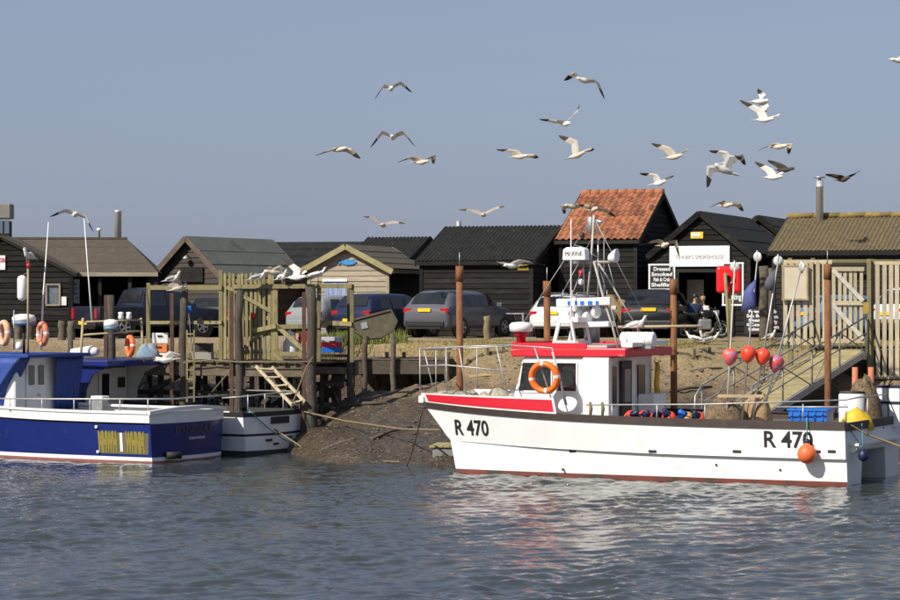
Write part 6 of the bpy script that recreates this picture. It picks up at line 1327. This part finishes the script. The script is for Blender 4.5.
perch(174, 285, 75.2, (.8, -.5), 'white gull perched on the left jetty rail', 'adult')
perch(259, 283.5, 74.9, (.9, -.3), 'white gull perched on the rail above the picket gate', 'adult')
perch(283, 283.5, 74.7, (.5, -.8), 'white gull standing right of the young brown one on the rail', 'pale')
perch(318, 281, 74.4, (.95, .2), 'white gull on the post top before the pale hut gable', 'pale')
o = perch(28, 264, 70, (-.3, -.9), 'white gull on the mast of the blue boat', 'pale'); o.location = GULL_MAST
for i, (px_, Y, f, k, lab) in enumerate(((712, 81.6, (.9, -.3), 'adult', 'white gull standing on the grass nearest the marker buoys'), (704, 82.2, (-.6, -.7), 'adult', 'grey backed gull on the grass behind the nearest white one'), (709, 83.4, (.7, .6), 'young', 'brown gull furthest back on the grass'), (693, 81.9, (-.9, .1), 'pale', 'white gull on the grass furthest left'), (771, 82.5, (.5, -.8), 'adult', 'gull standing on the ground below the chalkboards'))):
    X = at(px_, 0, Y).x; perch(px_, 0, Y, f, lab, k, ground_z(X, Y) + .005)
rl_ = raft.location; o = perch(633, 330, 62, (.8, -.5), 'white gull standing on the life raft canister', 'pale'); o.location = rl_ + Vector((0, 0, .19))
# ------------------------------------------------------------------ grass, pebbles, weed
def blades(name, label, cat_, spots, mat, hmin, hmax, wd):
    v = []; f = []
    for x, y in spots:
        z = ground_z(x, y) - .01; h = rnd(hmin, hmax); a = rnd(0, 6.28); dx, dy = math.cos(a) * wd, math.sin(a) * wd; lx, ly = rnd(-.4, .4) * h, rnd(-.4, .4) * h
        b = len(v); v += [(x - dx, y - dy, z), (x + dx, y + dy, z), (x + lx * .4 + dx * .6, y + ly * .4 + dy * .6, z + h * .6), (x + lx * .4 - dx * .6, y + ly * .4 - dy * .6, z + h * .6), (x + lx, y + ly, z + h)]
        f += [(b, b + 1, b + 2, b + 3), (b + 3, b + 2, b + 4)]
    me = bpy.data.meshes.new(name); me.from_pydata(v, [], f); me.materials.append(mat); o = link(me, name); return tag(o, label, cat_, kind='stuff')
sp = []
while len(sp) < 26000:
    x, y = rnd(-16, 17), rnd(77.5, 82.6)
    if noise.noise(Vector((x * .5, y * .8, 2))) + .35 * noise.noise(Vector((x * 2.3, y * 2.3, 5))) >  .12 - (y - 81) * .16 and ground_z(x, y) > 1.7: sp.append((x, y))
blades('grass', 'dry yellow-green grass along the top of the bank', 'grass', sp, M('dry_grass', (.3, .24, .09), (.22, .19, .07), rough=.9, sc_=1.5), .03, .1, .012)
sp = [(rnd(-5.2, -1.4), rnd(82.2, 83.3)) for _ in range(1200)] + [(x + random.gauss(0, .35), 82.5 + random.gauss(0, .2)) for x in (-4.4, -3.6, -3.0) for _ in range(800)]
blades('tall_grass', 'taller green grass tufts behind the landing stage', 'grass', sp, M('green_grass', (.2, .22, .05), (.12, .15, .035), rough=.9, sc_=2), .15, .5, .014)
# stones scattered on the mud
v = MB(); 
for i in range(3400):
    x = rnd(-16, 16); y = rnd(67, 81); z = ground_z(x, y)
    if z < .02: continue
    r = rnd(.02, .06) * (1.6 if random.random() < .08 else 1); v.lathe([(r * .3, -r * .3), (r, 0), (r * .8, r * .4), (r * .2, r * .6)], 6, Matrix.Translation((x, y, z)) @ Matrix.Rotation(rnd(0, 6), 4, 'Z') @ Matrix.Diagonal((1.3, rnd(.7, 1.2), 1, 1)), smooth=True)
tag(v.build('stones', M('mud_stones', (.14, .11, .08), (.08, .065, .05), rough=.7, sc_=2)), 'small stones and clods scattered over the mud', 'stones', kind='stuff')
